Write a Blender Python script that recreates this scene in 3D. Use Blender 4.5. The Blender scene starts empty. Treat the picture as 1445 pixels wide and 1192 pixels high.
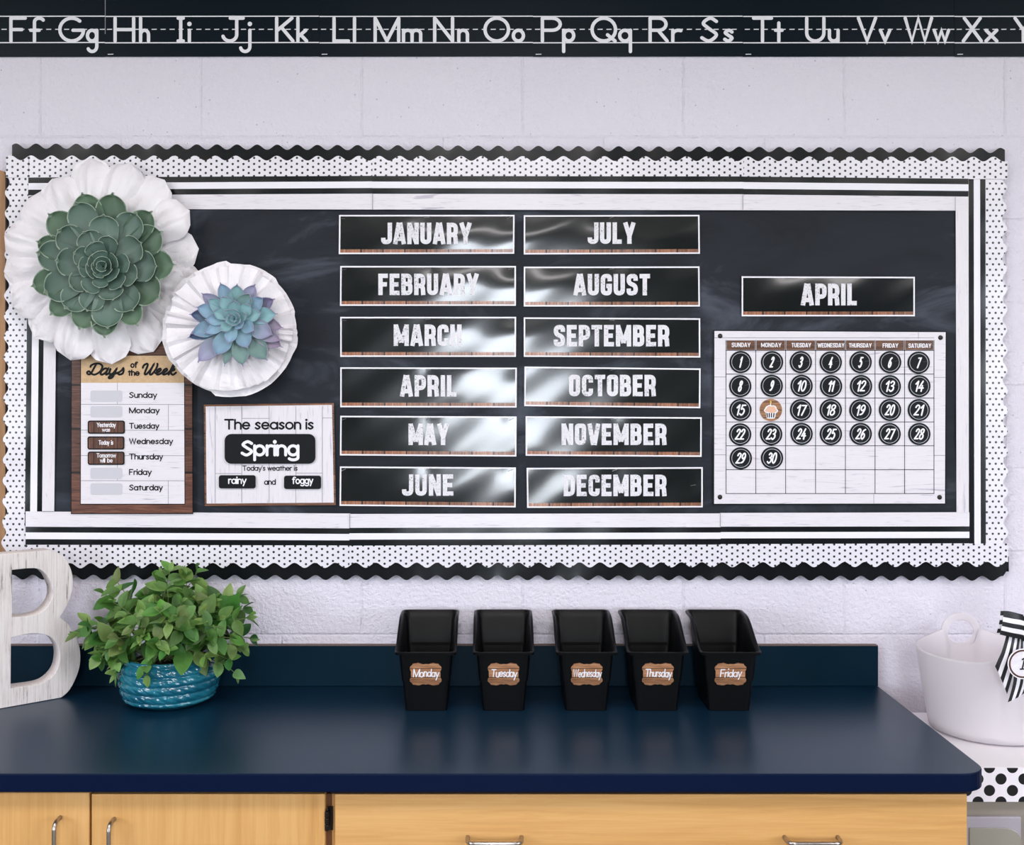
import bpy, bmesh, math, random
from mathutils import Vector, Matrix
from math import sin, cos, pi, radians

SC = bpy.context.scene
COL = SC.collection

# ------------------------------------------------------------------ camera
# the photographed wall is the plane y = 0, the camera looks straight at it
S = 0.00178                     # metres per photo pixel on the wall
D0 = 2.76                       # camera to wall
F = D0 / S                      # focal length in photo pixels (1445 wide)
VX, VY = 700.0, 542.0           # where the view axis meets the photograph
ZC = 1.663                      # camera height
cam_data = bpy.data.cameras.new('camera')
cam = bpy.data.objects.new('camera', cam_data)
COL.objects.link(cam)
cam.location = (0, -D0, ZC)
cam.rotation_euler = (pi / 2, 0, 0)
cam_data.sensor_fit = 'HORIZONTAL'
cam_data.sensor_width = 36.0
cam_data.lens = F / 1445.0 * 36.0
cam_data.shift_x = (722.5 - VX) / 1445.0
cam_data.shift_y = -(596.0 - VY) / 1445.0
cam_data.clip_start = 0.02
SC.camera = cam

# ------------------------------------------------------------------ view, world, lights
SC.view_settings.view_transform = 'Standard'
SC.view_settings.look = 'None'
SC.view_settings.exposure = 0.21
SC.view_settings.gamma = 1.0
SC.view_settings.use_curve_mapping = False

world = bpy.data.worlds.new('World')
SC.world = world
world.use_nodes = True
nt = world.node_tree
nt.nodes.clear()
wo = nt.nodes.new('ShaderNodeOutputWorld')
wb = nt.nodes.new('ShaderNodeBackground')
wr = nt.nodes.new('ShaderNodeValToRGB')
ws = nt.nodes.new('ShaderNodeSeparateXYZ')
wm = nt.nodes.new('ShaderNodeMapRange')
wt = nt.nodes.new('ShaderNodeTexCoord')
nt.links.new(wt.outputs['Generated'], ws.inputs[0])
nt.links.new(ws.outputs['Z'], wm.inputs['Value'])
wm.inputs['From Min'].default_value = -1
wm.inputs['From Max'].default_value = 1
nt.links.new(wm.outputs[0], wr.inputs[0])
nt.links.new(wr.outputs[0], wb.inputs[0])
nt.links.new(wb.outputs[0], wo.inputs[0])
el = wr.color_ramp.elements
el[0].position = 0.0; el[0].color = (0.16, 0.19, 0.08, 1)
el[1].position = 1.0; el[1].color = (0.35, 0.52, 0.95, 1)
for p_, c_ in ((0.46, (0.20, 0.23, 0.11, 1)), (0.5, (0.75, 0.86, 1.0, 1)), (0.62, (0.6, 0.75, 1.0, 1))):
    e_ = el.new(p_); e_.color = c_
wb.inputs[1].default_value = 3.0

def area_light(name, loc, rot, sx, sy, power, col):
    d = bpy.data.lights.new(name, 'AREA')
    d.shape = 'RECTANGLE'; d.size = sx; d.size_y = sy
    d.energy = power; d.color = col
    o = bpy.data.objects.new(name, d)
    COL.objects.link(o)
    o.location = loc; o.rotation_euler = rot
    return o

CEIL = 2.9
# recessed ceiling lamps of the classroom (their fixtures are built further down)
LAMPS = [(-2.1, -1.75), (0.0, -1.75), (2.1, -1.75), (-2.1, -4.3), (0.0, -4.3), (2.1, -4.3)]
for lx, ly in LAMPS:
    area_light('ceiling_lamp_light', (lx, ly, CEIL - 0.035), (0, 0, 0), 1.1, 0.5, 21.0, (1.0, 0.95, 0.95))
# daylight through the rear window, plus fill light set in added side windows
WIN = (-0.36, 0.50, 0.8, 2.3)            # x0, x1, z0, z1 of the window in the wall behind the camera
YB = -6.6
FILL_WIN = (-5.0, -2.6, 0.9, 2.4)            # y0, y1, z0, z1 of the unseen side windows added for fill light
XW = 3.6
area_light('window_and_fill_light', ((WIN[0] + WIN[1]) / 2, YB - 0.12, (WIN[2] + WIN[3]) / 2), (pi / 2, 0, 0),
           WIN[1] - WIN[0], WIN[3] - WIN[2], 75.0, (0.86, 0.92, 1.0))
for sg in (-1, 1):  # fill lights behind the added side windows
    area_light('window_and_fill_light', (sg * (XW + 0.12), (FILL_WIN[0] + FILL_WIN[1]) / 2, (FILL_WIN[2] + FILL_WIN[3]) / 2), (pi / 2, 0, sg * pi / 2),
               FILL_WIN[1] - FILL_WIN[0], FILL_WIN[3] - FILL_WIN[2], 85.0, (0.86, 0.92, 1.0))

# ------------------------------------------------------------------ pixel -> place
def W(px, py, y=0.0):
    k = (D0 + y) / F
    return Vector(((px - VX) * k, y, ZC - (py - VY) * k))

# ------------------------------------------------------------------ materials
MATS = {}
def srgb(r, g, b):
    def c(v):
        v /= 255.0
        return v / 12.92 if v <= 0.04045 else ((v + 0.055) / 1.055) ** 2.4
    return (c(r), c(g), c(b), 1.0)

class NT:
    """small helper around a Principled material"""
    def __init__(self, name, col=(0.8, 0.8, 0.8, 1), rough=0.5, metal=0.0, spec=0.5, coat=0.0, coat_rough=0.1):
        m = bpy.data.materials.new(name); m.use_nodes = True
        self.m = m; self.t = m.node_tree
        self.b = self.t.nodes['Principled BSDF']
        self.b.inputs['Base Color'].default_value = col
        self.b.inputs['Roughness'].default_value = rough
        self.b.inputs['Metallic'].default_value = metal
        self.b.inputs['Specular IOR Level'].default_value = spec
        self.b.inputs['Coat Weight'].default_value = coat
        self.b.inputs['Coat Roughness'].default_value = coat_rough
        m.diffuse_color = col
        MATS[name] = m
    def n(self, kind, **kw):
        nd = self.t.nodes.new('ShaderNode' + kind)
        for k, v in kw.items():
            if k in nd.inputs.keys(): nd.inputs[k].default_value = v
            else: setattr(nd, k, v)
        return nd
    def l(self, a, b): self.t.links.new(a, b)
    def coords(self, scale=(1, 1, 1), kind='Object', loc=(0, 0, 0), rot=(0, 0, 0)):
        tc = self.n('TexCoord'); mp = self.n('Mapping')
        mp.inputs['Scale'].default_value = scale
        mp.inputs['Location'].default_value = loc
        mp.inputs['Rotation'].default_value = rot
        self.l(tc.outputs[kind], mp.inputs['Vector'])
        return mp.outputs[0]
    def noise(self, vec, scale=5.0, detail=4.0, rough=0.5, dist=0.0):
        nd = self.n('TexNoise', Scale=scale, Detail=detail, Roughness=rough, Distortion=dist)
        self.l(vec, nd.inputs['Vector'])
        return nd.outputs['Fac']
    def ramp(self, fac, stops):
        r = self.n('ValToRGB'); e = r.color_ramp.elements
        e[0].position, e[0].color = stops[0]
        e[1].position, e[1].color = stops[-1]
        for p, c in stops[1:-1]:
            x = e.new(p); x.color = c
        self.l(fac, r.inputs[0])
        return r.outputs[0]
    def mix(self, fac, a, b, mode='MIX'):
        x = self.n('Mix', data_type='RGBA', blend_type=mode)
        for s, i in ((fac, 0), (a, 6), (b, 7)):
            if isinstance(s, (int, float, tuple)): x.inputs[i].default_value = s
            else: self.l(s, x.inputs[i])
        return x.outputs[2]
    def math(self, op, a, b=None, c=None):
        x = self.n('Math', operation=op)
        for i, s in enumerate((a, b, c)):
            if s is None: continue
            if isinstance(s, (int, float)): x.inputs[i].default_value = s
            else: self.l(s, x.inputs[i])
        return x.outputs[0]
    def col(self, s): self.l(s, self.b.inputs['Base Color'])
    def bump(self, h, strength=0.3, dist=0.002, prev=None):
        b = self.n('Bump', Strength=strength, Distance=dist)
        self.l(h, b.inputs['Height'])
        if prev is not None: self.l(prev, b.inputs['Normal'])
        self.l(b.outputs[0], self.b.inputs['Normal'])
        return b.outputs[0]

def plain(name, col, rough=0.5, **kw): return NT(name, col, rough, **kw).m

# painted concrete block wall: courses 0.208 m, blocks 0.404 m, rough roller paint
def mat_block():
    k = NT('painted_block', srgb(226, 223, 238), 0.55, spec=0.35)
    tc = k.n('TexCoord'); sep = k.n('SeparateXYZ'); k.l(tc.outputs['Object'], sep.inputs[0])
    cmb = k.n('CombineXYZ')
    k.l(k.math('ADD', sep.outputs['X'], 1.1453 - 0.202), cmb.inputs[0])
    k.l(k.math('SUBTRACT', sep.outputs['Z'], 2.2842), cmb.inputs[1])
    br = k.n('TexBrick', Scale=1.0)
    br.inputs['Color1'].default_value = (1, 1, 1, 1); br.inputs['Color2'].default_value = (1, 1, 1, 1)
    br.inputs['Mortar'].default_value = (0, 0, 0, 1)
    br.inputs['Mortar Size'].default_value = 0.0045
    br.inputs['Mortar Smooth'].default_value = 0.9
    br.inputs['Brick Width'].default_value = 0.404
    br.inputs['Row Height'].default_value = 0.2083
    k.l(cmb.outputs[0], br.inputs['Vector'])
    obj = tc.outputs['Object']
    n1 = k.noise(obj, 230, 3, 0.6); n2 = k.noise(obj, 95, 3, 0.55); n3 = k.noise(obj, 3, 3)
    vo = k.n('TexVoronoi', Scale=38.0); k.l(obj, vo.inputs['Vector'])
    pit = k.math('LESS_THAN', vo.outputs['Distance'], 0.075)
    vn = k.noise(obj, 9, 2); pit = k.math('MULTIPLY', pit, k.math('GREATER_THAN', vn, 0.5))
    base = k.mix(n3, srgb(226, 220, 234), srgb(232, 227, 238))
    base = k.mix(k.math('MULTIPLY', pit, 0.45), base, srgb(120, 116, 130))
    mort = k.math('SUBTRACT', 1.0, br.outputs['Color'])
    base = k.mix(k.math('MULTIPLY', mort, 0.06), base, srgb(185, 180, 200))
    k.col(base)
    b1 = k.bump(n1, 0.8, 0.0022); b2 = k.bump(n2, 0.9, 0.0052, b1)
    b3 = k.bump(br.outputs['Color'], 0.5, 0.0035, b2)
    k.bump(pit, 0.5, -0.0015, b3)
    return k.m

def mat_wood_print(name, axis, plank, dark, mid, lite, gap=0.0016, length=4.0, rough=0.3, coat=0.25):
    """printed planks; axis 'X' = grain along x, 'Z' = grain along z"""
    k = NT(name, mid, rough, coat=coat, coat_rough=0.15)
    tc = k.n('TexCoord'); sep = k.n('SeparateXYZ'); k.l(tc.outputs['Object'], sep.inputs[0])
    cmb = k.n('CombineXYZ')
    a, b = ('X', 'Z') if axis == 'X' else ('Z', 'X')
    k.l(k.math('ADD', sep.outputs[a], 0.9), cmb.inputs[0]); k.l(sep.outputs[b], cmb.inputs[1])
    vec = cmb.outputs[0]
    br = k.n('TexBrick', Scale=1.0)
    br.inputs['Color1'].default_value = (0, 0, 0, 1); br.inputs['Color2'].default_value = (1, 1, 1, 1)
    br.inputs['Mortar'].default_value = (0.5, 0.5, 0.5, 1)
    br.inputs['Mortar Size'].default_value = gap; br.inputs['Mortar Smooth'].default_value = 0.3
    br.inputs['Brick Width'].default_value = length; br.inputs['Row Height'].default_value = plank
    k.l(vec, br.inputs['Vector'])
    mp = k.n('Mapping'); mp.inputs['Scale'].default_value = (18, 260, 1); k.l(vec, mp.inputs['Vector'])
    g = k.noise(mp.outputs[0], 1.0, 5, 0.65, 0.6)
    mp2 = k.n('Mapping'); mp2.inputs['Scale'].default_value = (9, 40, 1); k.l(vec, mp2.inputs['Vector'])
    g2 = k.noise(mp2.outputs[0], 1.0, 3, 0.5, 1.0)
    f = k.math('ADD', k.math('MULTIPLY', g, 0.75), k.math('MULTIPLY', g2, 0.25))
    c = k.ramp(f, [(0.32, dark), (0.5, mid), (0.68, lite)])
    tone = k.mix(br.outputs['Color'], (0.72, 0.72, 0.72, 1), (1.15, 1.12, 1.1, 1))
    c = k.mix(1.0, c, tone, 'MULTIPLY')
    c = k.mix(br.outputs['Fac'], c, (dark[0] * 0.25, dark[1] * 0.25, dark[2] * 0.25, 1))
    k.col(c)
    return k.m

def mat_whitewood(name, axis, rough=0.38, coat=0.15):
    k = NT(name, srgb(236, 232, 240), rough, coat=coat, coat_rough=0.2)
    sc = (14, 1, 230) if axis == 'X' else (230, 1, 14)
    v = k.coords(sc)
    g = k.noise(v, 1.0, 5, 0.6, 1.4)
    sc2 = (5, 1, 60) if axis == 'X' else (60, 1, 5)
    g2 = k.noise(k.coords(sc2), 1.0, 3, 0.5, 2.2)
    c = k.ramp(g, [(0.25, srgb(198, 194, 206)), (0.42, srgb(229, 224, 231)), (1.0, srgb(237, 233, 239))])
    c2 = k.ramp(g2, [(0.28, srgb(216, 210, 220)), (0.36, srgb(255, 255, 255)), (1.0, srgb(255, 255, 255))])
    k.col(k.mix(1.0, c, c2, 'MULTIPLY'))
    return k.m

def mat_dots(name, sx, sz, r, axis='X'):
    """white paper printed with small black dots on a staggered grid"""
    k = NT(name, srgb(232, 228, 236), 0.35, coat=0.2, coat_rough=0.2)
    tc = k.n('TexCoord'); sep = k.n('SeparateXYZ'); k.l(tc.outputs['Object'], sep.inputs[0])
    a, b = (sep.outputs['X'], sep.outputs['Z']) if axis == 'X' else (sep.outputs['Z'], sep.outputs['X'])
    def lat(off):
        u = k.math('MULTIPLY', k.math('SUBTRACT', k.math('FRACT', k.math('ADD', k.math('DIVIDE', a, sx), 50 + off)), 0.5), sx)
        v = k.math('MULTIPLY', k.math('SUBTRACT', k.math('FRACT', k.math('ADD', k.math('DIVIDE', b, sz), 50 + off)), 0.5), sz)
        return k.math('SQRT', k.math('ADD', k.math('MULTIPLY', u, u), k.math('MULTIPLY', v, v)))
    d = k.math('MINIMUM', lat(0.0), lat(0.5))
    f = k.math('LESS_THAN', d, r)
    k.col(k.mix(f, srgb(232, 228, 236), srgb(16, 17, 22)))
    return k.m

def mat_gloss_black(name, col, rough, bump, coat=0.0):
    k = NT(name, col, rough, spec=0.4, coat=coat, coat_rough=0.1)
    v = k.coords((1, 1, 1))
    k.bump(k.noise(v, 420, 2, 0.5), bump, 0.0006)
    return k.m

M_WALL = mat_block()
M_BLACKPAPER = None
def mat_chalk():
    k = NT('chalkboard_paper', srgb(36, 39, 47), 0.62, spec=0.2)
    g = k.noise(k.coords((1.6, 1, 4.5), rot=(0, 0.25, 0)), 1.6, 6, 0.6, 1.2)
    g2 = k.noise(k.coords((12, 1, 60)), 1.0, 5, 0.7, 0.5)
    c = k.ramp(g, [(0.3, srgb(22, 25, 32)), (0.52, srgb(32, 36, 44)), (0.78, srgb(84, 90, 102))])
    k.col(k.mix(k.math('MULTIPLY', g2, 0.22), c, srgb(56, 60, 70)))
    k.bump(k.noise(k.coords(), 260, 2), 0.2, 0.0008)
    return k.m
M_CHALK = mat_chalk()
M_CARD = mat_gloss_black('glossy_black_card', srgb(6, 13, 20), 0.18, 0.06, 0.8)
M_STRIPE_BLACK = mat_gloss_black('stripe_black', srgb(9, 14, 20), 0.22, 0.06)
M_SCALLOP = mat_gloss_black('scallop_black', srgb(8, 12, 17), 0.25, 0.05)
M_ALPHA = mat_gloss_black('alphabet_black', srgb(12, 24, 33), 0.35, 0.06)
for m_, v_ in ((M_ALPHA, .12), (M_SCALLOP, .28)): m_.node_tree.nodes['Principled BSDF'].inputs['Specular IOR Level'].default_value = v_
M_WHITE = plain('paper_white', srgb(240, 237, 245), 0.4)
M_INKWHITE = plain('ink_white', srgb(238, 236, 242), 0.5)
M_INKGREY = plain('ink_grey', srgb(150, 148, 158), 0.5)
M_INKBLACK = plain('ink_black', srgb(12, 12, 15), 0.5, spec=0.2)
M_SLOT = plain('slot_grey', srgb(202, 200, 209), 0.5)
def mat_distress():
    k = NT('distressed_white', srgb(236, 234, 240), 0.45)
    g = k.noise(k.coords((1, 1, 1)), 260, 5, 0.75)
    g2 = k.noise(k.coords((1, 1, 1)), 24, 2, 0.5)
    f = k.math('ADD', g, k.math('MULTIPLY', k.math('SUBTRACT', g2, 0.5), 0.35))
    k.col(k.ramp(f, [(0.0, srgb(60, 62, 68)), (0.36, srgb(120, 120, 126)), (0.43, srgb(224, 221, 228)), (1.0, srgb(242, 240, 246))]))
    return k.m
M_DISTRESS = mat_distress()
M_STRIPWOOD = mat_wood_print('printed_plank_strip', 'Z', 0.0545, srgb(88, 50, 36), srgb(150, 98, 72), srgb(196, 142, 110), gap=0.0022)
M_DARKWOOD = mat_wood_print('printed_dark_planks', 'X', 0.109, srgb(52, 30, 24), srgb(98, 62, 50), srgb(136, 92, 74), gap=0.003)
M_FRAMEWOOD = mat_wood_print('printed_frame_wood', 'X', 0.05, srgb(72, 44, 34), srgb(120, 80, 60), srgb(164, 118, 88), gap=0.001)
M_HEADWOOD = mat_wood_print('printed_header_wood', 'X', 0.022, srgb(66, 42, 34), srgb(112, 76, 58), srgb(146, 104, 80), gap=0.0006)
M_LABELWOOD = mat_wood_print('label_wood', 'X', 0.020, srgb(104, 66, 42), srgb(166, 118, 84), srgb(204, 160, 124), gap=0.0009, rough=0.3)
M_DAYWOOD = mat_wood_print('day_card_wood', 'Z', 0.03, srgb(50, 28, 22), srgb(96, 60, 46), srgb(140, 96, 74), gap=0.0009)
M_SHIPH = mat_whitewood('white_shiplap_print', 'X')
M_SHIPV = mat_whitewood('white_shiplap_upright', 'Z')
def mat_burlap():
    k = NT('burlap_print', srgb(196, 160, 116), 0.6)
    wv = k.n('TexWave', Scale=420.0, Distortion=3.0, Detail=2.0); k.l(k.coords((1, 1, 1)), wv.inputs['Vector'])
    w2 = k.n('TexWave', Scale=420.0, Distortion=3.0, Detail=2.0, bands_direction='Z'); k.l(k.coords((1, 1, 1)), w2.inputs['Vector'])
    f = k.math('MULTIPLY', k.math('ADD', wv.outputs['Fac'], w2.outputs['Fac']), 0.5)
    f = k.math('ADD', k.math('MULTIPLY', f, 0.7), k.math('MULTIPLY', k.noise(k.coords(), 120, 3), 0.4))
    k.col(k.ramp(f, [(0.2, srgb(160, 124, 90)), (0.55, srgb(206, 172, 130)), (0.9, srgb(230, 202, 164))]))
    return k.m
M_BURLAP = mat_burlap()
M_STAPLE = plain('staple_metal', srgb(190, 195, 205), 0.3, metal=1.0)
M_NAIL = plain('nail_metal', srgb(52, 46, 46), 0.35, metal=0.6)
M_DOTH = mat_dots('polka_paper', 15.03 * S, 8.5 * S, 1.62 * S, 'X')
M_DOTV = mat_dots('polka_paper_upright', 15.1 * S, 8.5 * S, 1.62 * S, 'Z')
M_PAPEREDGE = M_WHITE

# ------------------------------------------------------------------ mesh helpers
class MB:
    def __init__(self): self.v = []; self.f = []; self.mi = []
    def vert(self, p): self.v.append(Vector(p)); return len(self.v) - 1
    def face(self, idx, m=0): self.f.append(tuple(idx)); self.mi.append(m)
    def poly(self, pts, m=0): self.face([self.vert(p) for p in pts], m)
    def grid(self, rows, m=0, closed=False, flip=False):
        """rows: list of equally long point lists; m int or f(i, j)"""
        ids = [[self.vert(p) for p in r] for r in rows]
        n = len(rows[0])
        for i in range(len(rows) - 1):
            for j in range(n if closed else n - 1):
                a, b, c, d = ids[i][j], ids[i][(j + 1) % n], ids[i + 1][(j + 1) % n], ids[i + 1][j]
                self.face((d, c, b, a) if flip else (a, b, c, d), m(i, j) if callable(m) else m)
        return ids
    def box(self, x0, x1, y0, y1, z0, z1, m=0):
        p = [self.vert(q) for q in ((x0, y0, z0), (x1, y0, z0), (x1, y1, z0), (x0, y1, z0),
                                    (x0, y0, z1), (x1, y0, z1), (x1, y1, z1), (x0, y1, z1))]
        for q in ((0, 3, 2, 1), (4, 5, 6, 7), (0, 1, 5, 4), (1, 2, 6, 5), (2, 3, 7, 6), (3, 0, 4, 7)):
            self.face([p[i] for i in q], m)
    def prism(self, front, back, m=0, mside=None):
        """front / back outlines (same order); front seen from -y counter-clockwise"""
        n = len(front)
        a = [self.vert(p) for p in front]; b = [self.vert(p) for p in back]
        self.face(a, m); self.face(b[::-1], m if mside is None else mside)
        for i in range(n):
            j = (i + 1) % n
            self.face((a[j], a[i], b[i], b[j]), m if mside is None else mside)
    def tube(self, path, r, n=10, m=0, caps=True):
        path = [Vector(p) for p in path]
        rr = r if isinstance(r, (list, tuple)) else [r] * len(path)
        rows = []; up = None
        for i, p in enumerate(path):
            t = (path[min(i + 1, len(path) - 1)] - path[max(i - 1, 0)]).normalized()
            if up is None:
                up = Vector((0, 0, 1)) if abs(t.z) < 0.9 else Vector((1, 0, 0))
            s = t.cross(up).normalized(); up = s.cross(t).normalized()
            rows.append([p + (s * cos(2 * pi * k / n) + up * sin(2 * pi * k / n)) * rr[i] for k in range(n)])
        ids = self.grid(rows, m, closed=True)
        if caps:
            self.face(ids[0][::-1], m); self.face(ids[-1], m)
    def lathe(self, prof, c, n=40, m=0, caps=True):
        rows = [[(c[0] + r * cos(2 * pi * k / n), c[1] + r * sin(2 * pi * k / n), c[2] + z) for k in range(n)] for r, z in prof]
        ids = self.grid(rows, m, closed=True)
        if caps:
            self.face(ids[0][::-1], m); self.face(ids[-1], m)

def wloc(o):
    v = Vector((0, 0, 0))
    while o is not None:
        v += o.location; o = o.parent
    return v

def build(name, mb, mats, parent=None, loc=None, smooth=False, label=None):
    """links a MB (world coordinates) as one mesh object"""
    if not isinstance(mats, (list, tuple)): mats = [mats]
    me = bpy.data.meshes.new(name)
    if parent is not None:
        base = wloc(parent); o_loc = Vector((0, 0, 0))
    else:
        base = Vector(loc) if loc is not None else Vector((0, 0, 0)); o_loc = base
    me.from_pydata([tuple(p - base) for p in mb.v], [], mb.f)
    for m in mats: me.materials.append(m)
    if any(mb.mi): me.polygons.foreach_set('material_index', mb.mi)
    if smooth: me.polygons.foreach_set('use_smooth', [True] * len(me.polygons))
    me.update()
    o = bpy.data.objects.new(name, me); COL.objects.link(o)
    o.parent = parent; o.location = o_loc
    if label: o['label'] = label
    return o

def clean_normals(o):
    bm = bmesh.new(); bm.from_mesh(o.data)
    bmesh.ops.remove_doubles(bm, verts=bm.verts, dist=1e-6)
    bmesh.ops.recalc_face_normals(bm, faces=bm.faces)
    bm.to_mesh(o.data); bm.free()

def bevel(o, w, seg=2):
    b = o.modifiers.new('bevel', 'BEVEL'); b.width = w; b.segments = seg; b.limit_method = 'ANGLE'
    b.angle_limit = radians(40); b.harden_normals = False
    return b

def thing(name, label, cat, loc, group=None):
    o = bpy.data.objects.new(name, None); COL.objects.link(o)
    o.location = loc; o.empty_display_size = 0.05
    return tag(o, label, cat, group)

def tag(o, label, cat, group=None):
    o['label'] = label; o['category'] = cat
    if group: o['group'] = group
    return o

def struct(o): o['kind'] = 'structure'; return o

# ------------------------------------------------------------------ stroke lettering
def arc(cx, cy, rx, ry, a0, a1, n=None):
    n = n or max(4, int(abs(a1 - a0) / 18))
    return [(cx + rx * cos(radians(a0 + (a1 - a0) * i / n)), cy + ry * sin(radians(a0 + (a1 - a0) * i / n))) for i in range(n + 1)]
def spl(pts, n=5):
    """Catmull-Rom through the points"""
    out = []
    for i in range(len(pts) - 1):
        p0 = pts[max(i - 1, 0)]; p1 = pts[i]; p2 = pts[i + 1]; p3 = pts[min(i + 2, len(pts) - 1)]
        for k in range(n):
            t = k / n
            out.append(tuple(0.5 * ((2 * p1[d]) + (-p0[d] + p2[d]) * t + (2 * p0[d] - 5 * p1[d] + 4 * p2[d] - p3[d]) * t * t
                             + (-p0[d] + 3 * p1[d] - 3 * p2[d] + p3[d]) * t ** 3) for d in (0, 1)))
    return out + [pts[-1]]
def fil(pts, rad, n=5):
    """polyline with its inner corners rounded"""
    out = [pts[0]]
    for i in range(1, len(pts) - 1):
        a, b, c = Vector(pts[i - 1]), Vector(pts[i]), Vector(pts[i + 1])
        r = min(rad, (a - b).length * 0.5, (c - b).length * 0.5)
        p = b + (a - b).normalized() * r; q = b + (c - b).normalized() * r
        for k in range(n + 1):
            t = k / n
            out.append(tuple(p * (1 - t) ** 2 + b * 2 * t * (1 - t) + q * t * t))
    return out + [pts[-1]]
DOT = 'dot'
# lower case: x-height 1, ascender 2, descender -1
def lower():
    bowl = arc(.43, .5, .43, .5, 90, 450, 20)
    g = {}
    g['a'] = (.88, [bowl, [(.88, 1), (.88, 0)]])
    g['b'] = (.88, [[(0, 2), (0, 0)], arc(.45, .5, .43, .5, 90, 450, 20)])
    g['c'] = (.78, [arc(.43, .5, .43, .5, 42, 318, 16)])
    g['d'] = (.88, [bowl, [(.88, 2), (.88, 0)]])
    g['e'] = (.86, [[(.02, .52)] + arc(.43, .5, .43, .5, 0, 318, 18)])
    g['f'] = (.6, [arc(.5, 1.68, .28, .32, 30, 180, 8) + [(.22, 0)], [(0, 1), (.5, 1)]])
    g['g'] = (.88, [bowl, [(.88, 1)] + arc(.45, -.5, .43, .5, 0, -150, 10)])
    g['h'] = (.76, [[(0, 2), (0, 0)], arc(.38, .58, .38, .42, 180, 0, 10) + [(.76, 0)]])
    g['i'] = (0.0, [[(0, 1), (0, 0)], [(0, 1.52), DOT]])
    g['j'] = (.66, [[(.66, 1)] + arc(.33, -.55, .33, .45, 0, -165, 10), [(.66, 1.52), DOT]])
    g['k'] = (.68, [[(0, 2), (0, 0)], [(.62, 1), (.02, .40)], [(.22, .58), (.68, 0)]])
    g['l'] = (0.0, [[(0, 2), (0, 0)]])
    g['m'] = (1.24, [[(0, 1), (0, 0)], arc(.31, .66, .31, .34, 180, 0, 10) + [(.62, 0)], arc(.93, .66, .31, .34, 180, 0, 10) + [(1.24, 0)]])
    g['n'] = (.74, [[(0, 1), (0, 0)], arc(.37, .6, .37, .4, 180, 0, 10) + [(.74, 0)]])
    g['o'] = (.88, [arc(.44, .5, .44, .5, 90, 450, 22)])
    g['p'] = (.88, [[(0, 1), (0, -1)], arc(.45, .5, .43, .5, 90, 450, 20)])
    g['q'] = (.88, [bowl, [(.88, 1), (.88, -1)]])
    g['r'] = (.46, [[(0, 1), (0, 0)], arc(.36, .58, .36, .42, 180, 65, 8)])
    g['s'] = (.62, [spl([(.58, .84), (.34, 1.0), (.06, .78), (.3, .53), (.58, .27), (.3, 0), (.02, .16)], 5)])
    g['t'] = (.56, [[(.28, 1.6), (.28, 0)], [(0, 1), (.56, 1)]])
    g['u'] = (.74, [[(0, 1)] + arc(.37, .4, .37, .4, 180, 360, 10), [(.74, 1), (.74, 0)]])
    g['v'] = (.8, [[(0, 1), (.4, 0), (.8, 1)]])
    g['w'] = (1.16, [[(0, 1), (.3, 0), (.58, .95), (.86, 0), (1.16, 1)]])
    g['x'] = (.76, [[(0, 1), (.76, 0)], [(.76, 1), (0, 0)]])
    g['y'] = (.8, [[(0, 1), (.42, .02)], [(.8, 1), (.2, -1)]])
    g['z'] = (.7, [[(0, 1), (.7, 1), (0, 0), (.7, 0)]])
    g["'"] = (0.0, [[(0, 2), (0, 1.6)]])
    return g
LOW = lower()
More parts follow.
